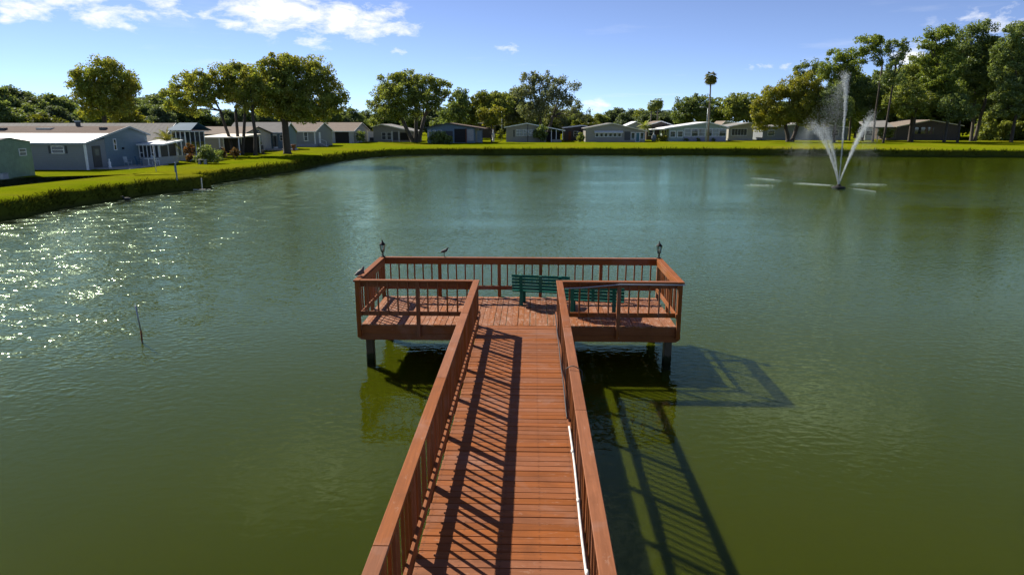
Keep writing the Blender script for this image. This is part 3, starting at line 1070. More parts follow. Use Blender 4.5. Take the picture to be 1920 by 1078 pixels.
def px_lobes(Y, lobes, depth=.9, jitter=.25, seed=3):
    """lobes measured on the picture at distance Y -> world ellipsoids with their own depth"""
    r = random.Random(seed); out = []
    us = [l[0] for l in lobes]
    uc = (min(us) + max(us)) / 2
    half = max((max(l[0] + l[2] for l in lobes) - min(l[0] - l[2] for l in lobes)) / 2, 1)
    for l in lobes:
        u, v, ru, rv = l[:4]
        c = on_y(u, v, Y); e = on_y(u + ru, v, Y); h = on_y(u, v - rv, Y)
        rx = abs(e.x - c.x); rz = abs(h.z - c.z)
        k = abs(u - uc) / half
        ry = max(rx, rz) * (1.15 if len(lobes) > 2 else 1.0) * depth
        dy = r.uniform(-1, 1) * jitter * (half * rx / ru) * (1 - k)
        out.append((c.x, Y + dy, c.z, rx * 1.08, ry, rz * 1.08))
    return out


def ground_at(u, Y, z=1.25):
    p = on_y(u, 300, Y)
    return Vector((p.x, Y, z))


def build_trees():
    # left: tall two-lobed tree behind the brown-roofed home
    Y = 112
    make_tree('shade_tree', 'tall rounded tree with rusty leaves rising behind the brown roof at far left', ground_at(203, Y), [(0, .2)],
              px_lobes(Y, [(164, 160, 27, 34), (196, 134, 28, 26), (234, 158, 24, 32), (200, 175, 40, 30), (172, 200, 26, 26), (228, 200, 26, 24)]),
              'leaf_olive', r0=.4, spacing=1.25, clump=.85, per=85, size=.27, seed=11)
    # umbrella trees by the left bank
    Y = 99
    make_tree('umbrella_tree', 'wide flat-topped tree with several thin trunks beside the left bank', ground_at(448, Y), [(-.7, -1.3), (0.1, .2), (.6, .9)],
              px_lobes(Y, [(322, 172, 16, 14), (345, 152, 20, 15), (378, 152, 24, 18), (412, 140, 26, 18), (448, 136, 28, 17), (350, 186, 24, 18), (395, 178, 30, 22), (440, 172, 32, 26), (362, 210, 16, 10), (330, 200, 14, 12)], jitter=.4),
              'leaf_olive', r0=.24, spacing=1.05, clump=.72, per=80, size=.24, seed=12, fork=.3, twigs=40)
    Y = 97
    make_tree('slim_tree', 'slim dark trunked tree between the umbrella tree and the broad tree', ground_at(480, Y), [(0, .1)],
              px_lobes(Y, [(470, 150, 24, 24), (490, 170, 24, 26), (462, 190, 24, 18)]),
              'leaf_olive', r0=.26, spacing=1.05, clump=.72, per=80, size=.24, seed=13)
    Y = 102
    make_tree('broad_tree', 'broadest leafy tree with stout forked trunk on the left bank', ground_at(540, Y), [(0, -.1)],
              px_lobes(Y, [(525, 132, 32, 26), (560, 124, 32, 20), (596, 140, 26, 26), (622, 168, 24, 26), (500, 158, 30, 26), (548, 168, 42, 30), (592, 190, 38, 26), (630, 198, 22, 15), (528, 200, 40, 20), (580, 215, 40, 12), (486, 190, 18, 20)], jitter=.35),
              'leaf_olive', r0=.55, spacing=1.1, clump=.78, per=85, size=.24, seed=14, fork=.35, twigs=50)
    # spreading tree at the head of the pond
    Y = 164
    make_tree('spreading_tree', 'spreading tree with pale forked limbs at the left end of the far bank', ground_at(780, Y), [(-.6, -2.6), (0, .4), (.7, 1.6)],
              px_lobes(Y, [(738, 152, 24, 15), (766, 146, 24, 14), (800, 158, 24, 15), (826, 168, 20, 13), (722, 174, 22, 16), (758, 178, 34, 22), (800, 190, 30, 18), (705, 200, 18, 16), (735, 206, 28, 16), (772, 214, 22, 10), (704, 226, 11, 12), (842, 180, 12, 10)], jitter=.4),
              'leaf_oak', 'bark_pale', r0=.5, spacing=1.5, clump=1.0, per=75, size=.34, seed=15, fork=.35, twigs=60)
    # group behind the dark blue home
    for k, (u, Y, lob, leaf, lab, nm) in enumerate([
        (862, 196, [(858, 196, 20, 20), (850, 218, 22, 18), (866, 176, 8, 9)], 'leaf_dark', 'dark tree just right of the spreading tree behind the blue home', 'oak_tree'),
        (885, 205, [(880, 200, 20, 20), (878, 222, 24, 16), (900, 186, 14, 12)], 'leaf_bright', 'yellow green tree behind the roof of the blue home', 'broadleaf_tree'),
        (925, 214, [(915, 184, 22, 12), (940, 188, 22, 13), (925, 202, 34, 18)], 'leaf_oak', 'low wide oak left of the moss hung tree', 'oak_tree'),
        (968, 222, [(962, 190, 22, 22), (975, 210, 26, 22), (950, 215, 22, 20)], 'leaf_moss', 'grey green tree against the left side of the moss hung tree', 'oak_tree'),
    ]):
        make_tree(nm, lab, ground_at(u, Y), [(0, 0)], px_lobes(Y, lob), leaf, r0=.35, spacing=1.7, clump=1.15, per=50, size=.5, seed=30 + k, group='trees behind the far homes', twigs=10)
    Y = 160.5
    make_tree('small_tree', 'small round yard tree between the blue home and the pale home', ground_at(922, Y), [(0, 0)],
              px_lobes(Y, [(910, 214, 13, 11), (930, 212, 13, 11), (920, 226, 18, 11)]), 'leaf_gold', r0=.16, spacing=1.0, clump=.7, per=45, size=.34, seed=36, twigs=10)
    Y = 192
    make_tree('moss_oak', 'tall ragged oak hung with grey moss behind the pale home', ground_at(1022, Y), [(-.3, -1.4), (.4, 1.6)],
              px_lobes(Y, [(995, 142, 18, 12), (1018, 150, 20, 14), (1050, 148, 16, 10), (1076, 158, 13, 8), (990, 170, 24, 18), (1028, 178, 26, 18), (1058, 184, 18, 16), (1080, 196, 14, 15), (1096, 212, 12, 12), (1000, 204, 28, 18), (1035, 210, 22, 16), (1062, 222, 14, 14)], jitter=.4),
              'leaf_moss', 'bark_pale', r0=.45, spacing=1.75, clump=.95, per=66, size=.36, droop=1.1, seed=40, twigs=60)
    # dark oaks behind the white-roofed home
    for k, (u, Y, lob, leaf, lab) in enumerate([
        (1290, 236, [(1288, 196, 20, 15), (1310, 198, 24, 16), (1298, 214, 32, 18), (1282, 218, 20, 16)], 'leaf_dark', 'dark green oak left of the tall palm'),
        (1345, 246, [(1342, 204, 22, 18), (1335, 220, 24, 16), (1360, 214, 18, 16)], 'leaf_dark', 'dark green oak just right of the tall palm'),
        (1395, 240, [(1378, 192, 22, 14), (1404, 190, 24, 14), (1390, 210, 36, 18), (1415, 215, 22, 16)], 'leaf_oak', 'broad oak behind the home left of the golden tree'),
    ]):
        make_tree('oak_tree', lab, ground_at(u, Y), [(0, 0)], px_lobes(Y, lob), leaf, r0=.4, spacing=1.9, clump=1.25, per=52, size=.5, seed=50 + k, group='dark oaks behind the white roofed home', twigs=8)
    # golden oak left of the fountain
    Y = 172
    make_tree('golden_oak', 'golden green dome shaped oak behind the left side of the fountain', ground_at(1478, Y), [(-.5, -1), (.5, 1)],
              px_lobes(Y, [(1428, 204, 19, 22), (1450, 182, 22, 20), (1482, 166, 26, 22), (1515, 166, 26, 24), (1535, 190, 22, 26), (1460, 216, 30, 20), (1500, 206, 34, 26), (1430, 232, 16, 16), (1530, 226, 20, 18)], jitter=.3),
              'leaf_gold', r0=.5, spacing=1.5, clump=1.05, per=85, size=.33, seed=60, twigs=30)
    # tall trees on the right
    big = [
        ('oak_tree', 'sparse dark oak top showing above the golden oak', 1508, 198, [(1498, 132, 12, 9), (1520, 124, 15, 9), (1530, 140, 14, 12), (1508, 148, 18, 12)], 'leaf_dark', 'bark', [(0, 0)], .3),
        ('pine_tree', 'leafy pine leaning above the golden oak', 1588, 182, [(1552, 126, 15, 12), (1570, 106, 20, 12), (1592, 104, 18, 11), (1560, 140, 22, 16), (1588, 132, 24, 20), (1575, 160, 26, 20)], 'leaf_pine', 'bark', [(0, 0)], .28),
        ('pine_tree', 'tall slim pine with bare trunk directly behind the fountain jet', 1632, 170, [(1628, 76, 22, 9), (1650, 74, 11, 8), (1614, 92, 16, 10), (1634, 96, 20, 12), (1612, 118, 14, 10), (1645, 112, 12, 9)], 'leaf_pine', 'bark', [(0, 0)], .24),
        ('pine_tree', 'dark pine with ragged top right of the slim pine', 1652, 164, [(1682, 80, 18, 9), (1694, 94, 14, 9), (1670, 92, 13, 8), (1684, 112, 18, 11), (1668, 128, 12, 10), (1676, 148, 20, 12)], 'leaf_dark', 'bark', [(0, .8)], .24),
        ('pine_tree', 'big layered pine left of the tallest crown at right', 1765, 172, [(1752, 64, 24, 11), (1778, 58, 20, 10), (1738, 82, 20, 12), (1768, 88, 28, 14), (1728, 106, 18, 12), (1760, 118, 30, 16), (1750, 146, 32, 18), (1775, 170, 30, 18), (1745, 186, 24, 16)], 'leaf_pine', 'bark_pale', [(0, -.2)], .36),
        ('oak_tree', 'tallest dark crowned tree near the right edge', 1818, 178, [(1840, 52, 22, 12), (1818, 62, 20, 12), (1848, 78, 24, 16), (1812, 90, 28, 20), (1840, 112, 32, 22), (1808, 132, 30, 22), (1838, 152, 34, 22), (1810, 180, 32, 20)], 'leaf_dark', 'bark_pale', [(-.4, -.8), (.5, 1.2)], .4),
        ('oak_tree', 'dark tree cut off by the right edge of the picture', 1890, 168, [(1898, 62, 22, 18), (1922, 52, 20, 16), (1888, 92, 26, 22), (1918, 100, 26, 26), (1890, 132, 30, 24), (1924, 150, 28, 28), (1886, 172, 30, 24), (1918, 200, 28, 22), (1880, 206, 24, 14)], 'leaf_dark', 'bark', [(0, .3)], .38),
        ('oak_tree', 'dark rounded oak directly behind the fountain mist', 1560, 168, [(1555, 186, 20, 22), (1576, 204, 22, 20), (1548, 214, 20, 16), (1572, 226, 18, 12)], 'leaf_dark', 'bark', [(0, 0)], .35),
        ('broadleaf_tree', 'dark understory tree below the slim pine beside the fountain', 1612, 180, [(1602, 170, 24, 20), (1630, 178, 24, 22), (1595, 200, 28, 20), (1630, 208, 26, 18), (1575, 200, 22, 18)], 'leaf_dark', 'bark', [(0, 0)], .4),
        ('broadleaf_tree', 'olive understory tree between the ragged pine and the layered pine', 1700, 178, [(1695, 140, 22, 18), (1718, 150, 20, 18), (1688, 170, 26, 20), (1722, 178, 28, 20), (1700, 200, 30, 16), (1668, 196, 18, 16)], 'leaf_oak', 'bark', [(0, 0)], .4),
        ('broadleaf_tree', 'leafy understory tree above the roof of the brown home', 1705, 169, [(1690, 200, 20, 13), (1722, 202, 26, 15), (1706, 182, 24, 16), (1672, 186, 16, 13), (1742, 188, 18, 14), (1698, 164, 18, 13)], 'leaf_oak', 'bark', [(0, 0)], .3),
        ('broadleaf_tree', 'dark understory tree left of the two stout trunks at right', 1790, 166, [(1784, 196, 26, 18), (1802, 208, 24, 16), (1776, 214, 18, 12)], 'leaf_dark', 'bark', [(0, 0)], .3),
        ('broadleaf_tree', 'shaded understory tree under the tallest crown at right', 1850, 196, [(1840, 190, 30, 22), (1872, 178, 30, 24), (1858, 214, 34, 20), (1826, 214, 22, 14)], 'leaf_dark', 'bark', [(0, 0)], .4),
    ]
    for k, (nm, lab, u, Y, lob, leaf, bark, stems, r0) in enumerate(big):
        make_tree(nm, lab, ground_at(u, Y), stems, px_lobes(Y, lob, jitter=.35), leaf, bark, r0=r0, spacing=1.55, clump=1.0, per=74, size=.35, seed=70 + k,
                  group='tall trees at the right of the pond', twigs=34)
    # small leafy growth at the right edge
    Y = 186
    for k, (u, v, ru, rv, lab) in enumerate([(1850, 238, 14, 24, 'pale leafy shrub at the foot of the tallest crown'), (1880, 246, 18, 18, 'low shrub left of the trunk near the right edge'), (1908, 240, 14, 24, 'leafy shrub at the right edge below the dark tree')]):
        make_tree('tall_shrub', lab, ground_at(u, Y + k), [(0, 0)], px_lobes(Y + k, [(u, v, ru, rv), (u + 4, v + 8, ru * .8, rv * .7)]), 'leaf_oak', r0=.1, spacing=1.2, clump=.8, per=45, size=.4, seed=90 + k, cat='shrub', twigs=4)


build_trees()


def build_woods():
    """background trees: a few crowns, copied"""
    protos = []
    for k in range(5):
        r = random.Random(200 + k)
        lob = [(r.uniform(-2.6, 2.6), r.uniform(-2.4, 2.4), r.uniform(4.2, 8.6), r.uniform(1.8, 2.9), r.uniform(1.8, 2.9), r.uniform(1.3, 2.2)) for _ in range(9)]
        lob += [(0, 0, 3.2, 3.2, 3.0, 2.2), (r.uniform(-1, 1), 0, 9.3, 1.8, 1.8, 1.4)]
        protos.append(lob)
    sets = {}

    def place(u, vtop, Y, k, leaf, label, group, w=1.0):
        top = on_y(u, vtop, Y).z - 1.25
        key = (k, leaf)
        b = ground_at(u, Y)
        if key not in sets:
            t = make_tree('background_tree', label, (0, 0, 0), [(0, .2)], protos[k], leaf, r0=.3, spacing=1.05, clump=.95, per=42, size=.40, seed=210 + k + len(leaf), group=group, twigs=6)
            sets[key] = t
        else:
            t = copy_tree(sets[key]); t['label'] = label; t['group'] = group
        s = top / 10.6
        t.location = b; t.scale = (s * w, s * w, s); t.rotation_euler = (0, 0, random.uniform(0, 6.28))
        return t

    gl = 'wood behind the left homes'
    for i, (u, v, Y) in enumerate([(-70, 165, 190), (-30, 158, 185), (10, 162, 180), (45, 164, 186), (75, 172, 192), (105, 176, 188), (135, 182, 196), (20, 188, 165), (70, 196, 168), (118, 200, 172),
                                   (262, 184, 200), (285, 182, 210), (310, 178, 214), (335, 186, 205), (275, 196, 185), (305, 200, 182), (-95, 180, 170)]):
        place(u, v, Y, i % 5, 'leaf_dark' if i % 3 else 'leaf_far', 'dark green tree in the wood behind the left homes', gl, 1.25)
    place(255, 205, 135, 1, 'leaf_gold', 'low mustard coloured tree right of the tall rusty tree', None, 1.5)
    place(90, 214, 118, 2, 'leaf_bright', 'low bright green tree peeping over the brown roof', None, 1.7)
    place(205, 190, 150, 3, 'leaf_dark', 'dark tree standing behind the tall rusty tree', None, 1.5)
    gm = 'far trees behind the head of the pond'
    for i, (u, v, Y) in enumerate([(640, 206, 260), (668, 204, 280), (690, 208, 290), (610, 200, 240), (575, 205, 235), (540, 205, 230), (500, 205, 220), (465, 205, 215), (430, 206, 210), (395, 205, 210), (360, 205, 212),
                                   (720, 205, 270), (750, 208, 275), (780, 206, 262), (810, 204, 258), (840, 204, 250)]):
        place(u, v, Y, (i + 1) % 5, 'leaf_dark' if i % 2 else 'leaf_far', 'far dark tree showing low behind the left bank trees', gm, 1.35)
    gr = 'hazy far trees right of the moss hung oak'
    for i, (u, v, Y) in enumerate([(1118, 214, 330), (1140, 208, 345), (1160, 203, 350), (1180, 206, 340), (1200, 205, 335), (1222, 203, 320), (1245, 208, 330), (1262, 210, 340), (1100, 216, 320), (1170, 212, 300), (1210, 210, 290), (1240, 212, 300)]):
        place(u, v, Y, (i + 2) % 5, 'leaf_far' if i % 4 else 'leaf_oak', 'far grey green tree in the gap right of the moss hung oak', gr, 1.4)
    place(1100, 218, 205, 0, 'leaf_bright', 'bright yellow green tree right of the moss hung oak', None, 1.6)
    for i, (u, v, Y) in enumerate([(865, 205, 240), (890, 208, 244), (915, 206, 250), (940, 208, 246), (965, 206, 250), (990, 208, 246), (1015, 206, 252), (1040, 208, 246), (1065, 206, 250), (1085, 212, 246)]):
        place(u, v, Y, (i + 1) % 5, 'leaf_dark', 'dark tree filling the gap behind the pale home and its neighbours', 'far trees behind the pale homes', 1.5)
    for i, (u, v, Y) in enumerate([(1598, 138, 214), (1655, 128, 210), (1700, 112, 212), (1738, 96, 216), (1790, 84, 210), (1830, 80, 214), (1870, 74, 210), (1905, 78, 208), (1940, 66, 200)]):
        place(u, v, Y, (i + 3) % 5, 'leaf_dark' if i % 2 else 'leaf_pine', 'tall tree filling in behind the front row at right', 'tall trees behind the front row at right', .78)
    gg = 'far trees behind the right homes'
    for i, (u, v, Y) in enumerate([(1430, 200, 260), (1460, 190, 265), (1500, 180, 260), (1540, 170, 255), (1580, 165, 250), (1620, 160, 246), (1660, 165, 240), (1700, 150, 236), (1740, 160, 240), (1780, 150, 238), (1830, 150, 240), (1870, 150, 236), (1910, 150, 230), (1950, 140, 220), (1990, 130, 210), (2040, 120, 205), (1975, 90, 180), (2030, 80, 184)]):
        place(u, v, Y, (i + 3) % 5, 'leaf_dark', 'dark tree filling the wood behind the right homes', gg, 1.2)


build_woods()


# palms
def build_palm(name, label, base, height, lean, r0, nfr, L, droop, fan, leaf='leaf_palm', seed=1, skirt=0):
    rng = random.Random(seed)
    t = thing(name, label, 'palm', tuple(base))
    top = Vector((lean, lean * .2, height))
    pts = [Vector((0, 0, -.1)), Vector((lean * .15, 0, height * .3)), Vector((lean * .5, lean * .1, height * .65)), top]
    MB().tube(pts, [r0 * 1.35, r0, r0 * .9, r0 * .8], 10).build('trunk', 'bark_palm', t, smooth=True, local=True)
    for k in range(nfr):
        a = 2.399 * k + rng.uniform(-.2, .2)
        e = 1.4 - (2.3 if fan else 1.9) * (k / nfr) + rng.uniform(-.15, .15)
        if k >= nfr - skirt: e = -1.2 + rng.uniform(-.2, .2)
        d = Vector((math.cos(a) * math.cos(e), math.sin(a) * math.cos(e), math.sin(e)))
        side = Vector((-math.sin(a), math.cos(a), 0))
        vs_, fs_ = [], []
        n = 9
        spine = []
        p = top.copy(); dd = d.copy()
        for i in range(n + 1):
            spine.append(p.copy()); p = p + dd * (L / n); dd = (dd + Vector((0, 0, -droop / n))).normalized()
        if not fan:
            for i in range(1, n + 1):
                w = L * .30 * math.sin(math.pi * min(1, (i + .8) / (n + 1.5))) + .03
                for sgn in (-1, 1):
                    for q in (0, .5):
                        c = spine[i].lerp(spine[i - 1], q)
                        tip = c + side * sgn * w + (spine[i] - spine[i - 1]) * .9 + Vector((0, 0, -w * .55))
                        b = len(vs_)
                        th = (spine[i] - spine[i - 1]) * .22
                        vs_ += [c - th, c + th, tip]; fs_.append((b, b + 1, b + 2))
        else:
            hub = spine[n // 2]
            up = side.cross(dd).normalized()
            for i in range(13):
                f = -1.25 + 2.5 * i / 12
                q = (dd * math.cos(f) + side * math.sin(f)).normalized()
                tip = hub + q * L * .55 + Vector((0, 0, -L * (.10 + .12 * abs(f))))
                b = len(vs_)
                wv = (side * math.cos(f) - dd * math.sin(f)) * L * .06
                mid = hub + q * L * .3
                vs_ += [hub, mid - wv, tip, mid + wv]; fs_.append((b, b + 1, b + 2, b + 3))
            b = len(vs_)
            vs_ += [top - side * .03, top + side * .03, hub + side * .02, hub - side * .02]; fs_.append((b, b + 1, b + 2, b + 3))
        me = bpy.data.meshes.new('frond'); me.from_pydata([tuple(v) for v in vs_], [], fs_); me.materials.append(MATS[leaf])
        link(bpy.data.objects.new('frond', me), t)
    return t


zt = on_y(1322, 146, 170).z - 1.25
build_palm('fan_palm', 'very tall slender fan palm on the far lawn beside the lamp post', ground_at(1325, 170), zt, -.3, .20, 34, 1.9, .9, True, seed=3)
# a second small crown half way up the same palm's height: a shorter palm behind
build_palm('fan_palm', 'taller of two small palms above the far middle roofs', ground_at(1229, 215), on_y(1229, 193, 215).z - 1.25, 0, .2, 26, 2.2, 1.0, True, 'leaf_oak', seed=4)
build_palm('fan_palm', 'shorter of two small palms above the far middle roofs', ground_at(1216, 210), on_y(1216, 198, 210).z - 1.25, .3, .2, 26, 2.0, 1.0, True, 'leaf_oak', seed=5)
build_palm('feather_palm', 'small feathery palm on a leaning trunk in front of the screened porch', on_z(325, 305, 1.25), 2.35, -.45, .09, 22, 1.75, 1.5, False, seed=6)
build_palm('feather_palm', 'bushy palm between the two homes with the tan roofs at far middle', ground_at(1206, 176), 3.6, 0, .14, 22, 2.2, 1.5, False, 'leaf_oak', seed=7)


# shrubs
def shrub(name, label, Y, lobes, leaf, seed, size=.2, spacing=.6, clump=.45, group=None):
    us = sum(l[0] for l in lobes) / len(lobes)
    return make_tree(name, label, ground_at(us, Y), [(0, 0)], px_lobes(Y, lobes), leaf, r0=.06, spacing=spacing, clump=clump, per=40, size=size, seed=seed, cat='shrub', twigs=6, fork=.2, group=group)


shrub('round_shrub', 'large dark rounded shrub beside the porch on the left bank', 77, [(386, 290, 15, 15), (402, 292, 12, 13), (374, 296, 10, 10)], 'leaf_dark', 301)
shrub('flowering_shrub', 'reddish leaved shrub at the corner of the blue porch', 80, [(356, 285, 7, 14)], 'leaf_croton', 302, .18, .45, .35)
shrub('flowering_shrub', 'pinkish flowering shrub right of the large dark shrub', 86, [(418, 288, 8, 9)], 'leaf_croton', 303, .18, .45, .35)
shrub('flowering_shrub', 'pink flowering shrub by the trunks of the umbrella tree', 86, [(441, 287, 7, 9)], 'leaf_croton', 304, .18, .45, .35)
shrub('round_shrub', 'dark rounded shrub on the lawn before the dark blue home', 151, [(818, 262, 12, 11), (834, 260, 12, 12), (826, 256, 12, 9)], 'leaf_dark', 305, .34, .9, .7)
shrub('round_shrub', 'dark shrub against the front of the pale home', 166.5, [(1008, 252, 8, 11), (1018, 250, 8, 12)], 'leaf_dark', 306, .34, .8, .6)
shrub('round_shrub', 'tall narrow shrub at the corner of the grey home on the left bank', 157, [(676, 255, 6, 11)], 'leaf_dark', 307, .3, .7, .5)
shrub('round_shrub', 'small tuft like shrub left of the home with awning', 168, [(1088, 258, 6, 9)], 'leaf_oak', 308, .3, .7, .5)
shrub('round_shrub', 'leafy shrub before the brown home at right', 184, [(1658, 250, 10, 10), (1668, 252, 8, 9)], 'leaf_oak', 309, .34, .8, .6)
shrub('round_shrub', 'shrub beside the small yard tree left of the pale home', 170, [(938, 252, 6, 7)], 'leaf_bright', 310, .3, .7, .5)
shrub('round_shrub', 'low golden shrub at the left corner of the white roofed home', 173, [(1240, 259, 8, 5)], 'leaf_gold', 311, .3, .6, .45)
for k, u in enumerate((1286, 1309, 1337)):
    shrub('clipped_bush', ['leftmost', 'middle', 'rightmost'][k] + ' of three little bushes under the sunroom windows', 173, [(u, 263, 3.5, 3)], 'leaf_dark', 312 + k, .2, .4, .3, group='bushes under the sunroom')


# ------------------------------------------------------------------ houses
def hm(name, col, **k): return simple(name, col, **k)


hm('siding_grey', (0.205, 0.223, 0.236), var=.05, stripes=.2)
hm('siding_bluegrey', (0.125, 0.190, 0.235), var=.05, stripes=.2)
hm('siding_blue', (0.124, 0.186, 0.236), var=.05, stripes=.2)
hm('siding_white', (0.384, 0.397, 0.397), var=.05, stripes=.2)
hm('siding_cream', (0.372, 0.347, 0.291), var=.06, stripes=.2)
hm('siding_tan', (0.285, 0.267, 0.229), var=.06, stripes=.2)
hm('siding_dark', (0.074, 0.099, 0.118), var=.08, stripes=.2)
hm('siding_green', (0.15, 0.225, 0.15), var=.16, stripes=.25, stripe_axis=1)
hm('siding_pale_green', (0.279, 0.347, 0.310), var=.05, stripes=.2)
hm('siding_brown', (0.062, 0.043, 0.031), var=.15, stripes=.25, stripe_axis=0)
hm('roof_brown', (0.130, 0.096, 0.077), rough=.95, spec=.1, var=.14, scale=9, bump=.4)
hm('roof_tan', (0.211, 0.174, 0.143), rough=.95, spec=.1, var=.12, scale=9, bump=.4)
hm('roof_grey', (0.223, 0.217, 0.205), rough=.9, spec=.15, var=.12, scale=9, bump=.3)
hm('roof_white', (.82, .82, .80), rough=.45, var=.05, scale=4)
hm('roof_metal', (0.167, 0.161, 0.149), rough=.8, spec=.1, var=.18, scale=2, stripes=.6, stripe_axis=0)
hm('roof_blue', (.04, .10, .16), rough=.75, spec=.15, var=.1, scale=3)
hm('shutter', (.035, .042, .045), rough=.6)
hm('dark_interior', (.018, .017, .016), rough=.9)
hm('trim_blue', (0.260, 0.310, 0.341), rough=.5)
hm('trim_white', (.72, .73, .72), rough=.5)
hm('skirting', (0.279, 0.279, 0.322), rough=.8, var=.1)
hm('door_dark', (.05, .05, .045), rough=.5)
hm('door_teal', (.03, .13, .15), rough=.5)
GZ = 1.25


def window(par, face, c, a0, a1, z0, z1, frame='trim_white', glass='window_glass', cross=True, fw=.07, name='window', cols=1):
    """window on a wall: face 'y' (wall facing -Y at y=c) or 'x' (wall facing +X at x=c) or 'w' (facing -X)"""
    def B(m, p0, p1, q0, q1, t0, t1):
        if face == 'y': m.box(p0, p1, c - t1, c - t0, q0, q1)
        elif face == 'x': m.box(c + t0, c + t1, p0, p1, q0, q1)
        else: m.box(c - t1, c - t0, p0, p1, q0, q1)
    m = MB()
    B(m, a0, a1, z0 - fw, z0, -.02, .055); B(m, a0, a1, z1, z1 + fw, -.02, .055)
    B(m, a0 - fw, a0, z0 - fw, z1 + fw, -.02, .053); B(m, a1, a1 + fw, z0 - fw, z1 + fw, -.02, .053)
    if cross:
        zm = (z0 + z1) / 2
        B(m, a0, a1, zm - .025, zm + .025, -.02, .035)
    w = m.build(name, frame, par)
    for k in range(cols):
        b0 = a0 + (a1 - a0) * k / cols + (.025 if k else 0); b1 = a0 + (a1 - a0) * (k + 1) / cols - (.025 if k < cols - 1 else 0)
        m = MB(); B(m, b0, b1, z0, z1, -.02, .012)
        m.build('pane', glass, w)
        if k < cols - 1:
            m = MB(); B(m, b1, b1 + .05, z0, z1, -.02, .04); m.build('mullion', frame, w)
    return w


def panel(par, name, face, c, a0, a1, z0, z1, mat, t=.05):
    m = MB()
    if face == 'y': m.box(a0, a1, c - t, c + .02, z0, z1)
    elif face == 'x': m.box(c - .02, c + t, a0, a1, z0, z1)
    else: m.box(c - t, c + .02, a0, a1, z0, z1)
    return m.build(name, mat, par)


def slab(pts, th):
    """roof sheet: quad pts (upper surface) thickened downwards"""
    return MB().prism(pts, (0, 0, -th))


def long_home(label, xe, length, y0, y1, eave, apex, wall, roof, trim='trim_white', over=.35, xover=.25, name='home', apex_at=.5):
    """ridge along X; the gable end faces +X at x=xe, the long wall faces the camera at y=y0"""
    x0 = xe - length
    t = thing(name, label, 'house', ((x0 + xe) / 2, (y0 + y1) / 2, GZ))
    ym = y0 + (y1 - y0) * apex_at
    pts = [(x0, y0, GZ - .1), (x0, y1, GZ - .1), (x0, y1, eave), (x0, ym, apex), (x0, y0, eave)]
    MB().prism(pts, (length, 0, 0)).build('wall', wall, t)
    s0 = (apex - eave) / (ym - y0); s1 = (apex - eave) / (y1 - ym)
    r = slab([(x0 - .2, y0 - over, eave - s0 * over + .12), (xe + xover, y0 - over, eave - s0 * over + .12), (xe + xover, ym, apex + .12), (x0 - .2, ym, apex + .12)], .11).build('roof', roof, t)
    slab([(x0 - .2, ym, apex + .12), (xe + xover, ym, apex + .12), (xe + xover, y1 + over, eave - s1 * over + .12), (x0 - .2, y1 + over, eave - s1 * over + .12)], .11).build('roof', roof, t)
    # rake and eave boards
    m = MB(); z = .02
    m.prism([(xe + xover + .002, y0 - over, eave - s0 * over - .06), (xe + xover + .002, ym, apex - .06), (xe + xover + .002, y1 + over, eave - s1 * over - .06),
             (xe + xover + .002, y1 + over, eave - s1 * over + .13), (xe + xover + .002, ym, apex + .13), (xe + xover + .002, y0 - over, eave - s0 * over + .13)], (.03, 0, 0))
    m.build('rake_board', trim, t)
    MB().box(x0 - .2, xe + xover, y0 - over - .03, y0 - over - .003, eave - s0 * over - .04, eave - s0 * over + .125).build('eave_board', trim, t)
    return t


def gable_home(label, Y, x0, x1, xa, zl, za, zr, depth, wall, roof, trim='trim_white', ol=.5, orr=.5, front=.6, name='home', wall_x1=None):
    """ridge along Y; gable faces the camera at y=Y. x0,x1 wall ends, xa apex, zl/za/zr roof heights at left wall, apex, right wall"""
    t = thing(name, label, 'house', ((x0 + x1) / 2, Y + depth / 2, GZ))
    wx1 = x1 if wall_x1 is None else wall_x1
    zw = za + (zr - za) * (wx1 - xa) / (x1 - xa)
    pts = [(x0, Y, GZ - .1), (wx1, Y, GZ - .1), (wx1, Y, zw), (xa, Y, za), (x0, Y, zl)]
    MB().prism(pts, (0, depth, 0)).build('wall', wall, t)
    sl = (za - zl) / (xa - x0); sr = (za - zr) / (x1 - xa)
    lx, lz = x0 - ol, zl - sl * ol; rx, rz = x1 + orr, zr - sr * orr
    slab([(lx, Y - front, lz + .14), (xa, Y - front, za + .14), (xa, Y + depth + .3, za + .14), (lx, Y + depth + .3, lz + .14)], .12).build('roof', roof, t)
    slab([(xa, Y - front, za + .14), (rx, Y - front, rz + .14), (rx, Y + depth + .3, rz + .14), (xa, Y + depth + .3, za + .14)], .12).build('roof', roof, t)
    m = MB()
    yb = Y - front - .03
    m.prism([(lx, yb, lz - .08), (xa, yb, za - .08), (rx, yb, rz - .08), (rx, yb, rz + .16), (xa, yb, za + .16), (lx, yb, lz + .16)], (0, .028, 0)).build('rake_board', trim, t)
    return t


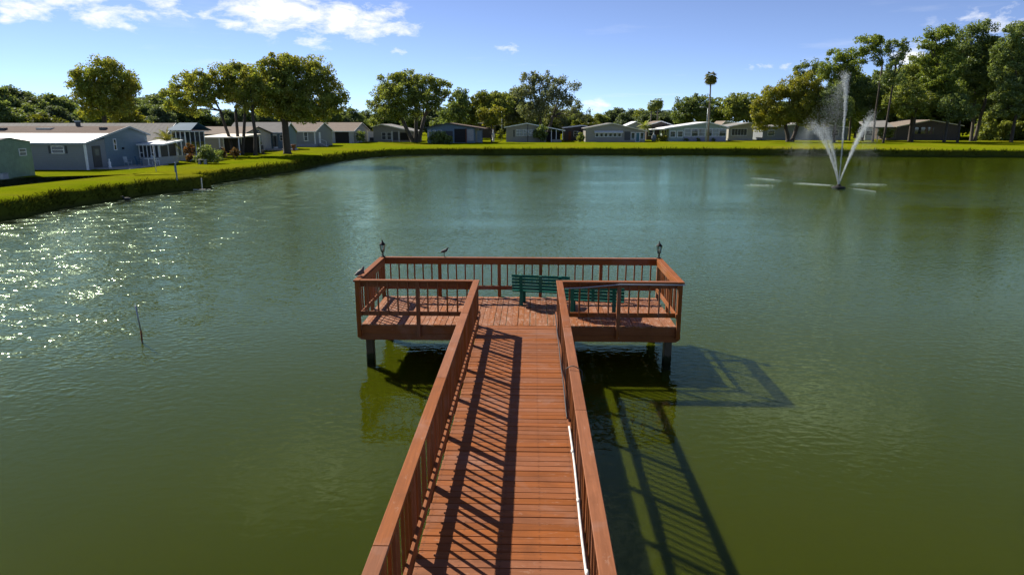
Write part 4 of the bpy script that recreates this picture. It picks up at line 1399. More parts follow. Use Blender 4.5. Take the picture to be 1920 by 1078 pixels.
def build_left_homes():
    # ---- green shed at the frame's left edge
    xs = -43.2
    yR = on_x(66, 326, xs).y; yL = yR - 4.8; ya = yR - 2.5
    zt = on_x(60, 266, xs).z; za = zt + .34
    t = thing('garden_shed', 'weathered green wooden shed at the left edge of the picture', 'shed', (xs - 1.7, ya, GZ))
    MB().prism([(xs - 3.4, yL, GZ - .1), (xs - 3.4, yR, GZ - .1), (xs - 3.4, yR, zt), (xs - 3.4, ya, za), (xs - 3.4, yL, zt)], (3.4, 0, 0)).build('wall', 'siding_green', t)
    for (ya0, yb0) in ((yL - .12, ya), (yR + .12, ya)):
        slab([(xs - 3.5, ya0, zt + .03), (xs + .12, ya0, zt + .03), (xs + .12, yb0, za + .07), (xs - 3.5, yb0, za + .07)], .05).build('roof', 'roof_grey', t)
    a = on_x(35, 280, xs); b = on_x(49, 291, xs)
    window(t, 'x', xs, a.y, b.y, b.z, a.z, glass='window_blind', fw=.04)
    yb = on_x(6, 320, xs + .5).y
    t2 = thing('storage_box', 'small grey box against the foot of the green shed', 'box', (xs + .45, yb, GZ))
    MB().box(-.2, .2, -.3, .3, 0, .42).build('body', 'grey_plastic', t2, local=True, bevel=.02)
    MB().box(-.23, .23, -.33, .33, .42, .48).build('lid', 'galvanised', t2, local=True, bevel=.015)

    # ---- home A: brown shingle roof, white lean-to in front, gable end to the right
    xe = -42.9; yF = 69.2; yB = 77.0
    ym = on_x(238, 240, xe).y
    apex = on_x(238, 239, xe).z
    eave = 4.42
    A = long_home('blue grey home with brown shingle roof and white lean-to on the left bank', xe, 26, yF, yB, eave, apex, 'siding_bluegrey', 'roof_brown', 'trim_blue', apex_at=(ym - yF) / (yB - yF))
    # lean-to
    yL = 66.0
    ze = on_y(160, 268, yL).z
    pts = [(xe - 26, yL, GZ - .1), (xe - 26, yF - .003, GZ - .1), (xe - 26, yF - .003, eave - .28), (xe - 26, yL, ze - .1)]
    MB().prism(pts, (25.99, 0, 0)).build('lean_to_wall', 'siding_grey', A)
    slab([(xe - 26.2, yL - .35, ze), (xe + .3, yL - .35, ze), (xe + .3, yF + .42, eave + .245), (xe - 26.2, yF + .42, eave + .245)], .06).build('lean_to_roof', 'roof_white', A)
    m = MB(); m.box(xe - 26.2, xe + .3, yL - .40, yL - .353, ze - .17, ze + .012); m.build('gutter', 'trim_blue', A)
    MB().prism([(xe + .303, yL - .38, ze - .15), (xe + .303, yF + .4, eave + .06), (xe + .303, yF + .4, eave + .25), (xe + .303, yL - .38, ze + .02)], (.03, 0, 0)).build('rake_board', 'trim_blue', A)
    a = on_y(97, 275, yL); b = on_y(120, 287, yL)
    w = window(A, 'y', yL, a.x, b.x, b.z, a.z, glass='window_glass')
    for (u0, u1) in ((90, 95.5), (121.5, 127)):
        p0 = on_y(u0, 274, yL); p1 = on_y(u1, 288, yL)
        panel(A, 'shutter', 'y', yL, p0.x, p1.x, p1.z, p0.z, 'shutter', .04)
    # corner post of the lean-to, downpipe
    MB().box(xe - .12, xe + .06, yL - .06, yL + .1, GZ - .05, ze - .1).build('corner_board', 'trim_white', A)
    # door and window on the end wall
    q0 = on_x(173, 285, xe).y; q1 = on_x(188, 285, xe).y
    zt = on_x(175, 274, xe).z
    d = panel(A, 'door', 'x', xe, q0, q1, GZ + .15, zt, 'door_dark', .05)
    MB().box(xe + .052, xe + .06, q0 + .3, q1 - .3, zt - .95, zt - .3).build('door_glass', 'window_blind', d)
    q0 = on_x(213, 270, xe).y; q1 = on_x(217, 270, xe).y
    window(A, 'x', xe, q0, q1, on_x(214, 281, xe).z, on_x(214, 262, xe).z)
    MB().box(xe + .002, xe + .16, q1 + 1.0, q1 + 1.16, 3.0, 3.2).build('wall_lamp', 'black_metal', A)
    # roof vents, skylight and chimney on the brown roof
    rf = [c for c in A.children if c.name.startswith('roof')][0]
    sl = (apex - eave) / (ym - yF)
    def onroof(u, v):
        for k in range(60):
            y = yF + (ym - yF) * k / 60
            p = on_y(u, v, y)
            if p.z >= eave + sl * (y - yF) + .12 and k: pass
            if p.z <= eave + sl * (y - yF) + .12: return p
        return on_y(u, v, ym - .4)
    for (u, v, w_, h_) in ((6, 244, .55, .22), (194, 243, .55, .22)):
        p = onroof(u, v)
        MB().box(p.x - w_ / 2, p.x + w_ / 2, p.y - .3, p.y + .3, p.z - .12, p.z + h_).build('roof_vent', 'shutter', rf)
    p = onroof(85, 242)
    MB().box(p.x - .75, p.x + .75, p.y - .4, p.y + .4, p.z - .15, p.z + .12).build('skylight', 'cream_paint', rf)
    p = on_y(143, 235, ym)
    MB().tube([(p.x, ym + .3, apex - .3), (p.x, ym + .3, apex + .55)], .24, 10).build('chimney', 'shutter', rf)
    MB().tube([(p.x, ym + .3, apex + .56), (p.x, ym + .3, apex + .68)], .32, 10).build('chimney_cap', 'galvanised', rf)

    # ---- screened porch at the end of home A
    y0 = 75.0
    xp = on_y(300, 300, y0).x
    xl = xe + .06
    P = thing('screened_porch', 'white screened porch with flat roof on the end of the blue grey home', 'porch', ((xl + xp) / 2, y0 + 2, GZ))
    zr = on_y(240, 272, y0).z
    xr = on_y(302, 262, y0).x
    slab([(xl - 1.3 + 1.3, y0 - .4, zr + .1), (xr + .3, y0 - .4, zr + .1), (xr + .3, y0 + 4.2, zr + .45), (xl, y0 + 4.2, zr + .45)], .16).build('roof', 'trim_white', P)
    zb = on_y(260, 295, y0).z
    MB().box(xl, xp, y0, y0 + .12, GZ - .05, zb).build('kick_wall', 'siding_white', P)
    MB().box(xp - .12, xp, y0 + .121, y0 + 4, GZ - .05, zb).build('kick_wall', 'siding_white', P)
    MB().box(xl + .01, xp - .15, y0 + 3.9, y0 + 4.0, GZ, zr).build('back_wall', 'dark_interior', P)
    n = 5
    for k in range(n + 1):
        x = xl + .04 + (xp - xl - .1) * k / n
        MB().box(x - .05, x + .05, y0 + .02, y0 + .12, zb + .002, zr).build('post', 'trim_white', P)
        if k < n:
            x2 = xl + .04 + (xp - xl - .1) * (k + 1) / n
            MB().box(x + .05, x2 - .05, y0 + .06, y0 + .075, zb + .003, zr - .002).build('screen', 'screen_mesh', P)
            if k in (0, 3): MB().box(x + .05, x2 - .05, y0 + .03, y0 + .10, zb + .45, zb + .53).build('rail', 'trim_white', P)
    for k in range(3):
        y = y0 + .3 + 3.5 * k / 2
        MB().box(xp - .11, xp - .01, y - .05, y + .05, zb + .002, zr).build('post', 'trim_white', P)
    MB().box(xp - .07, xp - .055, y0 + .35, y0 + 3.8, zb + .003, zr).build('screen', 'screen_mesh', P)

    # ---- home B: metal roof behind, blue porch gable at its end
    y0 = 84.0
    xe = on_y(327, 240, 88).x
    ap = on_x(325, 233, xe).z
    B = long_home('pale home with ribbed metal roof behind the brown roofed home', xe, 24, y0, 92, 3.5, ap, 'siding_white', 'roof_metal', 'trim_white', over=.6)
    y1 = 83.0
    xa = on_y(322, 270, y1).x; xb = on_y(349, 270, y1).x
    zr = on_y(330, 247, y1).z
    Q = thing('blue_roofed_porch', 'glazed white porch under a blue metal roof', 'porch', ((xa + xb) / 2, y1 + 2.5, GZ))
    xr1 = on_y(375, 240, y1 + 5).x
    MB().prism([(xa, y1, zr), (xb + .6, y1, zr - .05), (xb + .6, y1 + 5, zr - .05), (xa, y1 + 5, zr)], (0, 0, .08)).build('ceiling', 'trim_white', Q)
    xm = (xa + xb) / 2
    MB().prism([(xa - .3, y1 - .4, zr + .1), (xb + .9, y1 - .4, zr + .06), (xb + .5, y1 + 2.4, zr + .95), (xa, y1 + 2.4, zr + .95)], (0, 0, .07)).build('roof', 'roof_blue', Q)
    MB().prism([(xa, y1 + 2.402, zr + .95), (xb + .5, y1 + 2.402, zr + .95), (xb + .9, y1 + 5.2, zr + .06), (xa - .3, y1 + 5.2, zr + .1)], (0, 0, .07)).build('roof', 'roof_blue', Q)
    zb = on_y(335, 292, y1).z
    MB().box(xa, xb, y1, y1 + .12, GZ - .05, zb).build('kick_wall', 'siding_white', Q)
    MB().box(xb - .12, xb, y1 + .121, y1 + 5, GZ - .05, zb).build('kick_wall', 'siding_white', Q)
    n = 3
    for k in range(n + 1):
        x = xa + .06 + (xb - xa - .12) * k / n
        MB().box(x - .06, x + .06, y1 + .01, y1 + .13, zb + .002, zr - .004).build('post', 'trim_white', Q)
        if k < n: MB().box(x + .06, x + (xb - xa - .12) / n - .06, y1 + .06, y1 + .075, zb + .003, zr - .003).build('pane', 'window_glass', Q)
    for k in range(1, 5):
        y = y1 + 4.9 * k / 4
        MB().box(xb - .12, xb - .01, y - .06, y + .06, zb + .002, zr - .055).build('post', 'trim_white', Q)
        MB().box(xb - .08, xb - .065, y - 4.9 / 4 + .07, y - .07, zb + .003, zr - .056).build('pane', 'window_glass', Q)

    # ---- home C: cream end wall with arched window, carport before it
    yC = 106.0
    xe = on_y(458, 280, yC).x
    xg = xe
    yE = on_x(508, 260, xe).y
    ym = (yC + yE) / 2
    ap = on_x(488, 239, xe).z
    Cc = long_home('cream home with arched end window behind the umbrella tree', xe, 22, yC, yE, 4.0, ap, 'siding_cream', 'roof_tan', 'shutter', over=.5)
    q0, q1 = ym - 1.25, ym + 1.25
    z0 = 2.35; z1 = 3.55
    ar = [(xe + .04, q0, z0), (xe + .04, q1, z0)] + [(xe + .04, ym + 1.25 * math.cos(a), z1 + .95 * math.sin(a)) for a in [math.pi * k / 10 for k in range(11)]]
    w = MB().prism([(p[0] - .03, ym + (p[1] - ym) * 1.1, 2.9 + (p[2] - 2.9) * 1.08) for p in ar], (.05, 0, 0)).build('arched_window', 'shutter', Cc)
    MB().prism(ar, (.03, 0, 0)).build('pane', 'window_glass', w)
    MB().box(xe + .002, xe + .3, ym - 1.3, ym + 1.3, GZ, GZ + .9).build('planter_wall', 'door_dark', Cc)
    # carport roof and posts in front of C
    yK = 97.5
    xa = on_y(372, 262, yK).x; xb = on_y(450, 262, yK).x
    K = thing('carport', 'open carport with flat cream roof behind the thin tree trunks', 'carport', ((xa + xb) / 2, yK + 3.6, GZ))
    zk = 3.75
    slab([(xa, yK - .2, zk), (xb, yK - .2, zk), (xb, yC - .6, zk + .35), (xa, yC - .6, zk + .35)], .14).build('roof', 'cream_paint', K)
    for x in (xa + .2, (xa + xb) / 2, xb - .2):
        for y in (yK, yC - 1.0):
            MB().box(x - .06, x + .06, y - .06, y + .06, GZ, zk - .02).build('post', 'trim_white', K)
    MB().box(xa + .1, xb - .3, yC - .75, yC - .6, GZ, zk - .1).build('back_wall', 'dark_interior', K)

    # ---- grey-blue home with double doors behind the broad trunk
    yG = 118.0
    xe = on_y(534, 270, yG).x
    G = long_home('small blue grey home with white double door behind the broad trunk', xe, 9.5, yG, yG + 6, 4.2, 5.7, 'siding_bluegrey', 'roof_grey', 'trim_white')
    a = on_y(511, 250, yG); b = on_y(521, 274, yG)
    d = panel(G, 'double_door', 'y', yG, a.x, b.x, GZ + .2, on_y(515, 252, yG).z, 'trim_white', .05)
    for k in range(2):
        xx = a.x + (b.x - a.x) * (k + .5) / 2
        MB().box(xx - .3, xx + .3, yG - .06, yG - .052, GZ + .5, on_y(515, 252, yG).z - .25).build('door_glass', 'window_blind', d)
    a = on_y(525, 254, yG); b = on_y(532, 264, yG)
    window(G, 'y', yG, a.x, b.x, b.z, a.z)
    pd = MB().box(on_y(505, 275, yG - 3).x, on_y(548, 275, yG - 3).x, yG - 4, yG - .1, GZ, GZ + .22).build('porch_deck', 'concrete', G)

    # ---- home D: grey with shingle roof right of the broad trunk
    yD = 132.0
    xe = on_y(591, 260, yD).x
    yE = on_x(623, 260, xe).y
    ap = on_x(610, 231, xe).z
    Dd = long_home('grey home with tan roof and pale skirting right of the broad trunk', xe, 14, yD, yE, on_y(580, 247, yD).z, ap, 'siding_grey', 'roof_tan', 'trim_white')
    a = on_y(570, 249, yD); b = on_y(577, 264, yD)
    window(Dd, 'y', yD, a.x, b.x, b.z, a.z, fw=.12)
    MB().box(xe - 14, xe + .02, yD - .06, yD - .003, GZ - .05, GZ + .55).build('skirting', 'skirting', Dd)
    MB().box(xe - .15, xe + .04, yD - .05, yD + .1, GZ + .5, 4.0).build('corner_board', 'trim_white', Dd)
    q0 = on_x(598, 260, xe).y; q1 = q0 + 1.0
    panel(Dd, 'door', 'x', xe, q0, q1, GZ + .6, GZ + 2.7, 'trim_white', .05)
    for k in range(4):
        MB().box(xe + .05 + .35 * k, xe + .4 + .35 * k, q0 - .2, q0 + 1.2, GZ - .02, GZ + .58 - .15 * k).build('step', 'concrete', Dd)
    MB().bar((xe + .1, q0 - .18, GZ + 1.5), (xe + 1.5, q0 - .18, GZ + .95), .06, .06).bar((xe + 1.45, q0 - .18, GZ), (xe + 1.45, q0 - .18, GZ + .97), .06, .06).build('stair_rail', 'trim_white', Dd)

    # ---- home E: grey home further round with carport side
    yE0 = 157.5
    xe = on_y(664, 260, yE0).x
    yE1 = on_x(692, 260, xe).y
    ap = on_x(679, 231, xe).z
    Ee = long_home('pale grey gabled home with open carport at the corner of the pond', xe, 14, yE0, yE1, on_y(650, 246, yE0).z, ap, 'siding_white', 'roof_tan', 'trim_white', over=.6)
    a = on_y(628, 248, yE0); b = on_y(655, 269, yE0)
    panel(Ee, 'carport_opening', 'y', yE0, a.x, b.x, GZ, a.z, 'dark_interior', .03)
    q0 = on_x(671, 255, xe).y; q1 = on_x(676, 255, xe).y
    window(Ee, 'x', xe, q0, q1, 2.6, 4.2)
    ac = thing('cooling_unit', 'dark boxy air conditioner at the end wall of the corner home', 'air conditioner', (xe + 1.2, yE1 - 2.0, GZ))
    MB().box(-.45, .45, -.45, .45, .1, .95).build('casing', 'shutter', ac, local=True, bevel=.03)
    MB().tube([(0, 0, .95), (0, 0, 1.0)], .36, 12).build('fan_guard', 'galvanised', ac, local=True)
    MB().box(-.55, .55, -.55, .55, 0, .1).build('pad', 'concrete', ac, local=True)


build_left_homes()


def build_far_homes():
    X = lambda u, Y: on_y(u, 250, Y).x
    Zv = lambda v, u, Y: on_y(u, v, Y).z
    # fence panel between E and F
    Y = 170
    f = thing('white_fence', 'short white panel fence between the corner home and the porch home', 'fence', (X(700, Y), Y, GZ))
    x0, x1 = X(689, Y), X(712, Y); n = 6
    for k in range(n):
        a = x0 + (x1 - x0) * k / n; b = x0 + (x1 - x0) * (k + 1) / n
        MB().box(a + .06, b - .06, Y, Y + .06, GZ, Zv(247, 700, Y)).build('panel', 'white_paint', f)
        MB().box(b - .058, b + .058, Y - .03, Y + .09, GZ - .1, Zv(246, 700, Y)).build('post', 'white_paint', f)
    # F: porch home
    Y = 168
    F = gable_home('light grey home with screened porch left of the spreading tree', Y, X(700, Y), X(776, Y), X(716, Y), Zv(238, 716, Y), Zv(234, 716, Y), Zv(247, 772, Y), 12, 'siding_tan', 'roof_grey')
    for (u0, u1) in ((716, 723), (726, 733)):
        window(F, 'y', Y, X(u0, Y), X(u1, Y), Zv(262, u0, Y), Zv(249, u0, Y), glass='screen_mesh')
    panel(F, 'screen_bay', 'y', Y, X(737, Y), X(746, Y), GZ + .4, Zv(248, 740, Y), 'screen_mesh', .03)
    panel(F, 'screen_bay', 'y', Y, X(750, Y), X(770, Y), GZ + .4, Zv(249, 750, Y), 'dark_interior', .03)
    for u in (735, 748): panel(F, 'post', 'y', Y, X(u, Y) - .1, X(u, Y) + .1, GZ, Zv(246, u, Y), 'trim_white', .08)
    # G: dark blue home
    Y = 159
    G = gable_home('dark blue home with brown roof behind the round shrub', Y, X(801, Y), X(905, Y), X(840, Y), Zv(240, 800, Y), Zv(232, 840, Y), Zv(242, 905, Y), 13, 'siding_blue', 'roof_brown', 'shutter', wall_x1=X(890, Y))
    for (u0, u1) in ((803, 808), (812, 817), (821, 828)):
        window(G, 'y', Y, X(u0, Y), X(u1, Y), Zv(257, u0, Y), Zv(245, u0, Y), glass='window_blind')
    panel(G, 'screen_bay', 'y', Y, X(836, Y), X(849, Y), GZ + .6, Zv(246, 840, Y), 'screen_mesh', .03)
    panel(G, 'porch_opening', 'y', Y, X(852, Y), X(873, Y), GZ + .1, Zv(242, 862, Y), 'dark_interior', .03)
    panel(G, 'corner_post', 'y', Y, X(873, Y), X(875, Y), GZ, Zv(241, 874, Y), 'rust', .1)
    panel(G, 'stone_panel', 'y', Y, X(876, Y), X(888, Y), GZ + .5, Zv(243, 880, Y), 'concrete', .05)
    MB().box(X(905, Y) - .2, X(905, Y), Y - .3, Y - .1, GZ, Zv(243, 905, Y)).build('post', 'siding_dark', G)
    MB().box(X(893, Y), X(902, Y), Y + 3, Y + 3.1, GZ, 4.0).build('carport_wall', 'trim_blue', G)
    # H: pale home
    Y = 168
    H = gable_home('pale home with long low gable and dark shrub on its front', Y, X(949, Y), X(1056, Y), X(988, Y), Zv(239, 949, Y), Zv(232, 988, Y), Zv(245, 1056, Y), 13, 'siding_tan', 'roof_grey', 'trim_white', wall_x1=X(1024, Y))
    panel(H, 'shutter', 'y', Y, X(962.5, Y), X(965, Y), Zv(257, 963, Y), Zv(244, 963, Y), 'shutter', .05)
    window(H, 'y', Y, X(968, Y), X(988, Y), Zv(255, 970, Y), Zv(244, 970, Y), glass='window_blind', cols=3)
    window(H, 'y', Y, X(991, Y), X(1001, Y), Zv(255, 970, Y), Zv(244, 970, Y), glass='window_blind', cols=2)
    panel(H, 'gable_post', 'y', Y, X(988.8, Y), X(990.2, Y), GZ, Zv(234, 989, Y), 'shutter', .07)
    MB().box(X(1025, Y), X(1052, Y), Y + 4, Y + 4.1, GZ, 3.6).build('carport_wall', 'dark_interior', H)
    MB().box(X(1035, Y), X(1053, Y), Y - .1, Y + .1, GZ, GZ + .6).build('low_wall', 'siding_tan', H)
    for u in (1034, 1043, 1055): MB().box(X(u, Y) - .08, X(u, Y) + .08, Y - .08, Y + .08, GZ + (.6 if u != 1034 else 0), Zv(244, u, Y)).build('post', 'trim_white', H)
    # dark home behind, between H and I
    Y = 180
    D2 = gable_home('dark brown home set back between the two pale homes', Y, X(1058, Y), X(1098, Y), X(1092, Y), Zv(240, 1060, Y), Zv(236, 1092, Y), Zv(237, 1098, Y), 12, 'siding_brown', 'roof_grey')
    panel(D2, 'door', 'y', Y, X(1066, Y), X(1071, Y), GZ, GZ + 2.3, 'rust', .05)
    window(D2, 'y', Y, X(1076, Y), X(1084, Y), 2.4, 3.6)
    # I: home with window awning
    Y = 169
    I = gable_home('beige home with six small windows under a striped awning', Y, X(1098, Y), X(1210, Y), X(1147, Y), Zv(241, 1098, Y), Zv(232, 1147, Y), Zv(246, 1208, Y), 13, 'siding_tan', 'roof_grey', 'cream_paint')
    for k in range(6):
        u = 1117 + 8.4 * k
        window(I, 'y', Y, X(u, Y), X(u + 5.2, Y), Zv(256.5, u, Y), Zv(250.5, u, Y), cross=False, fw=.12)
    a0, a1 = X(1114, Y), X(1168, Y)
    m = MB()
    z1 = Zv(245.5, 1120, Y); z0 = Zv(249, 1120, Y)
    m.prism([(a0, Y - .06, z1), (a0, Y - 1.0, z0), (a0, Y - 1.0, z0 - .08), (a0, Y - .06, z1 - .1)], (a1 - a0, 0, 0)).build('awning', 'trim_white', I)
    panel(I, 'garage_screen', 'y', Y, X(1171, Y), X(1182, Y), GZ + .4, Zv(247, 1175, Y), 'screen_mesh', .05)
    for (u0, u1, mt, z) in ((1184, 1190, 'window_glass', .7), (1193, 1199, 'door_teal', .1), (1201, 1207, 'window_glass', .7)):
        window(I, 'y', Y, X(u0, Y), X(u1, Y), GZ + z, Zv(249.5, u0, Y), glass=mt, cross=False, fw=.12)
    # dark home behind, between I and J
    Y = 188
    J2 = gable_home('dark shaded home set back left of the white roofed home', Y, X(1212, Y), X(1262, Y), X(1238, Y), Zv(236, 1212, Y), Zv(228, 1245, Y), Zv(236, 1262, Y), 12, 'siding_brown', 'roof_tan')
    window(J2, 'y', Y, X(1216, Y), X(1224, Y), 2.4, 3.8)
    # J: white roof sunroom home
    Y = 174
    J = gable_home('white roofed home with a long glazed sunroom facing the pond', Y, X(1254, Y), X(1362, Y), X(1326, Y), Zv(240.5, 1254, Y), Zv(230, 1326, Y), Zv(239, 1362, Y), 13, 'siding_pale_green', 'roof_white', 'trim_white', ol=1.2)
    for (u0, u1) in ((1257, 1266), (1271, 1280)):
        window(J, 'y', Y, X(u0, Y), X(u1, Y), Zv(257, u0, Y), Zv(247, u0, Y), cross=True, fw=.16)
    for k in range(6):
        u = 1284 + 13.0 * k
        window(J, 'y', Y, X(u, Y), X(u + 11.4, Y), Zv(255.5, u, Y), Zv(242, u, Y), glass='window_glass' if k % 2 else 'window_blind', fw=.13)
    panel(J, 'kick_panel', 'y', Y, X(1283, Y), X(1361, Y), GZ, Zv(256.5, 1300, Y), 'skirting', .06)
    xx = X(1254, Y)
    window(J, 'w', xx, Y + 3.4, Y + 5.4, 2.5, 3.9, fw=.12)
    window(J, 'w', xx, Y + 7.2, Y + 9.2, 2.5, 3.9, fw=.12)
    # carport bit at left of J: roof edge post
    MB().box(X(1226, Y + 2) - .1, X(1226, Y + 2) + .1, Y + 2, Y + 2.2, GZ, Zv(244, 1226, Y)).build('post', 'trim_white', J)
    slab([(X(1223, Y), Y - .4, Zv(243, 1223, Y)), (X(1249, Y), Y - .4, Zv(241.6, 1249, Y) - .05), (X(1249, Y), Y + 10, Zv(241.6, 1249, Y) - .05), (X(1223, Y), Y + 10, Zv(243, 1223, Y))], .12).build('carport_roof', 'roof_white', J)
    # K: low home with screened porch
    Y = 184
    K = gable_home('low cream home with dark screened porch right of the white roofed home', Y, X(1366, Y), X(1412, Y), X(1404, Y), Zv(238, 1366, Y), Zv(231, 1404, Y), Zv(233, 1412, Y), 12, 'siding_cream', 'roof_grey', 'trim_white')
    window(K, 'y', Y, X(1372, Y), X(1400, Y), Zv(254, 1385, Y), Zv(242, 1385, Y), glass='screen_mesh', cross=False, cols=5, fw=.1)
    # roofs further back
    Y = 214
    R = gable_home('far home with pale gable above the low cream home', Y, X(1352, Y), X(1384, Y), X(1358, Y), Zv(234, 1352, Y), Zv(228, 1358, Y), Zv(232, 1384, Y), 10, 'siding_white', 'roof_tan')
    Y = 212
    R = gable_home('far home with brown roof above the dark blue home', Y, X(880, Y), X(926, Y), X(898, Y), Zv(238, 880, Y), Zv(231, 898, Y), Zv(236, 926, Y), 10, 'siding_brown', 'roof_brown')
    Y = 205
    R = gable_home('far home with white roof seen above the awning home', Y, X(1176, Y), X(1206, Y), X(1192, Y), Zv(236, 1176, Y), Zv(229, 1192, Y), Zv(236, 1206, Y), 10, 'siding_white', 'roof_white')
    # homes half hidden behind the golden oak and the fountain
    Y = 188
    M = gable_home('grey home half hidden by the golden oak and the fountain mist', Y, X(1430, Y), X(1590, Y), X(1520, Y), Zv(240, 1430, Y), Zv(231, 1520, Y), Zv(240, 1590, Y), 12, 'siding_grey', 'roof_grey')
    window(M, 'y', Y, X(1440, Y), X(1452, Y), 2.4, 3.8); window(M, 'y', Y, X(1560, Y), X(1572, Y), 2.4, 3.8)
    # L: brown home at right
    Y = 188
    Lh = gable_home('brown home with tan roof under the tall trees at right', Y, X(1681, Y), X(1800, Y), X(1740, Y), Zv(238, 1681, Y), Zv(226, 1740, Y), Zv(236, 1800, Y), 13, 'siding_brown', 'roof_tan', 'cream_paint')
    window(Lh, 'y', Y, X(1714, Y), X(1750, Y), Zv(251, 1720, Y), Zv(239, 1720, Y), glass='window_glass', cols=3, frame='siding_brown')
    x0 = X(1622, Y)
    slab([(x0, Y + .5, Zv(239, 1622, Y)), (X(1681, Y) - .6, Y + .5, Zv(238.4, 1680, Y)), (X(1690, Y), Y + 9, Zv(226, 1690, Y)), (x0 + 2, Y + 9, Zv(228, 1640, Y))], .15).build('side_roof', 'roof_grey', Lh)
    MB().box(x0 + .4, X(1646, Y), Y + 2, Y + 2.15, GZ, Zv(241, 1640, Y)).build('side_wall', 'siding_white', Lh)
    window(Lh, 'y', Y + 2, X(1631, Y), X(1642, Y), 2.5, 3.6)
    for u in (1626, 1650): MB().box(X(u, Y) - .1, X(u, Y) + .1, Y + 1, Y + 1.2, GZ, Zv(241, u, Y)).build('post', 'trim_white', Lh)


build_far_homes()


# ------------------------------------------------------------------ yard things
def build_yard():
    # lamp posts
    def lamp(label, base, h, arm):
        t = thing('street_lamp', label, 'lamp post', tuple(base), group='lamp posts on the far lawn')
        MB().tube([(0, 0, -.1), (0, 0, h * .5), (0, 0, h)], [.11, .09, .07], 8).build('pole', 'galvanised', t, smooth=True, local=True)
        MB().tube([(0, 0, h - .05), (arm * .4, 0, h + .18), (arm, 0, h + .2)], .04, 6).build('arm', 'galvanised', t, smooth=True, local=True)
        m = MB().prism([(arm * .75, -.16, h + .12), (arm * 1.45, -.16, h + .12), (arm * 1.4, -.16, h + .3), (arm * .8, -.16, h + .3)], (0, .32, 0))
        m.build('lamp_head', 'white_plastic', t, local=True)
    Y = 168.6
    b = ground_at(1321, Y); lamp('lamp post with white head in front of the tall palm trunk', b, on_y(1321, 202, Y).z - GZ - .1, -1.3)
    Y = 176
    b = ground_at(941, Y); lamp('slim lamp post rising beside the small round yard tree', b, on_y(941, 207, Y).z - GZ, -.4)
    # white leaning pole and blue post on the left lawn
    b = on_z(293, 322, GZ)
    top = on_y(287, 276, b.y + .1)
    t = thing('yard_pole', 'thin white pole standing on the lawn before the screened porch', 'pole', tuple(b))
    MB().tube([(0, 0, -.1), (top.x - b.x, .1, top.z - b.z)], .036, 8).build('shaft', 'white_plastic', t, smooth=True, local=True)
    MB().lathe([(.02, 0), (.07, .04), (.05, .1), (.005, .14)], (top.x - b.x, .1, top.z - b.z)).build('finial', 'white_plastic', t, smooth=True, local=True)
    b = on_z(332, 336, 1.22)
    t = thing('bank_post', 'blue grey post with flat board on the edge of the left bank', 'post', tuple(b))
    MB().box(-.04, .04, -.04, .04, -.1, 1.25).build('shaft', 'siding_blue', t, local=True)
    MB().box(-.09, .09, -.07, -.052, .55, 1.15).build('board', 'siding_blue', t, local=True)
    MB().tube([(0, 0, 1.25), (0, 0, 1.3), (0, 0, 1.38)], [.06, .09, .02], 8).build('cap', 'trim_blue', t, local=True)
    b = on_z(382, 342, .6)
    t = thing('mooring_stake', 'short pale stake against the bank near the white board', 'stake', (b.x - .2, b.y, -.2))
    MB().tube([(0, 0, 0), (.02, 0, 1.15)], .055, 8).build('shaft', 'cream_paint', t, local=True)
    t = thing('floating_board', 'white board lying on the water at the foot of the left bank', 'board', (-28.75, 59.3, .03), math.radians(8))
    MB().box(-.6, .45, -.07, .07, -.03, .02).build('plank', 'cream_paint', t, local=True, bevel=.01)
    MB().box(.5, .85, -.06, .07, -.03, .012).build('broken_end', 'cream_paint', t, local=True, bevel=.01)
    # duck on the water by the bank
    build_bird('duck', 'dark duck resting at the water edge of the left bank', (-30.35, 50.9, .0), math.radians(200),
               [((0, 0, .10), .13), ((-.16, 0, .10), .11), ((-.30, 0, .15), (.05, .03)), ((.14, 0, .12), .11), ((.22, 0, .22), .055), ((.27, 0, .31), .06), ((.32, 0, .31), .04)],
               [(0, 1), (1, 2), (0, 3), (3, 4), (4, 5), (5, 6)], 'bird_dark', [[(0, .05, -.02), (0, .05, -.12)], [(0, -.05, -.02), (0, -.05, -.12)]], [(.34, 0, .305), (.43, 0, .285)])
    # patio in front of home A's end wall
    p = on_z(168, 316, GZ); q = on_z(240, 310, GZ)
    MB().box(-42.7, -39.4, 67.0, 74.4, GZ + .005, GZ + .06).build('patio_slab', 'concrete')['kind'] = 'structure'
    def chair(x, y, rz, label, mat):
        t = thing('patio_chair', label, 'chair', (x, y, GZ + .06), rz, 'chairs on the patio')
        MB().box(-.27, .27, -.25, .25, .38, .43).build('seat', mat, t, local=True, bevel=.01)
        MB().bar((0, .25, .43), (0, .38, .98), .5, .04).build('backrest', mat, t, local=True)
        for sx in (-.24, .24):
            for sy in (-.22, .24): MB().bar((sx, sy, 0), (sx, sy, .38), .045, .045).build('leg', mat, t, local=True)
            MB().bar((sx, -.25, .63), (sx, .30, .66), .06, .035).build('armrest', mat, t, local=True)
            MB().bar((sx, -.22, .42), (sx, -.22, .62), .04, .04).build('arm_post', mat, t, local=True)
    chair(-41.6, 70.6, 1.3, 'pale blue patio chair nearest the dark house door', 'trim_blue')
    chair(-41.2, 72.0, 1.9, 'dark blue patio chair beside the patio table', 'roof_blue')
    chair(-40.2, 73.4, 2.6, 'white patio chair in front of the screened porch', 'white_paint')
    t = thing('patio_table', 'small white round patio table on the slab', 'table', (-40.6, 72.7, GZ + .06))
    MB().lathe([(.45, .68), (.45, .72)], n=16).build('top', 'white_paint', t, local=True)
    MB().lathe([(.22, 0), (.05, .05), (.04, .68)], n=10).build('pedestal', 'white_paint', t, local=True)
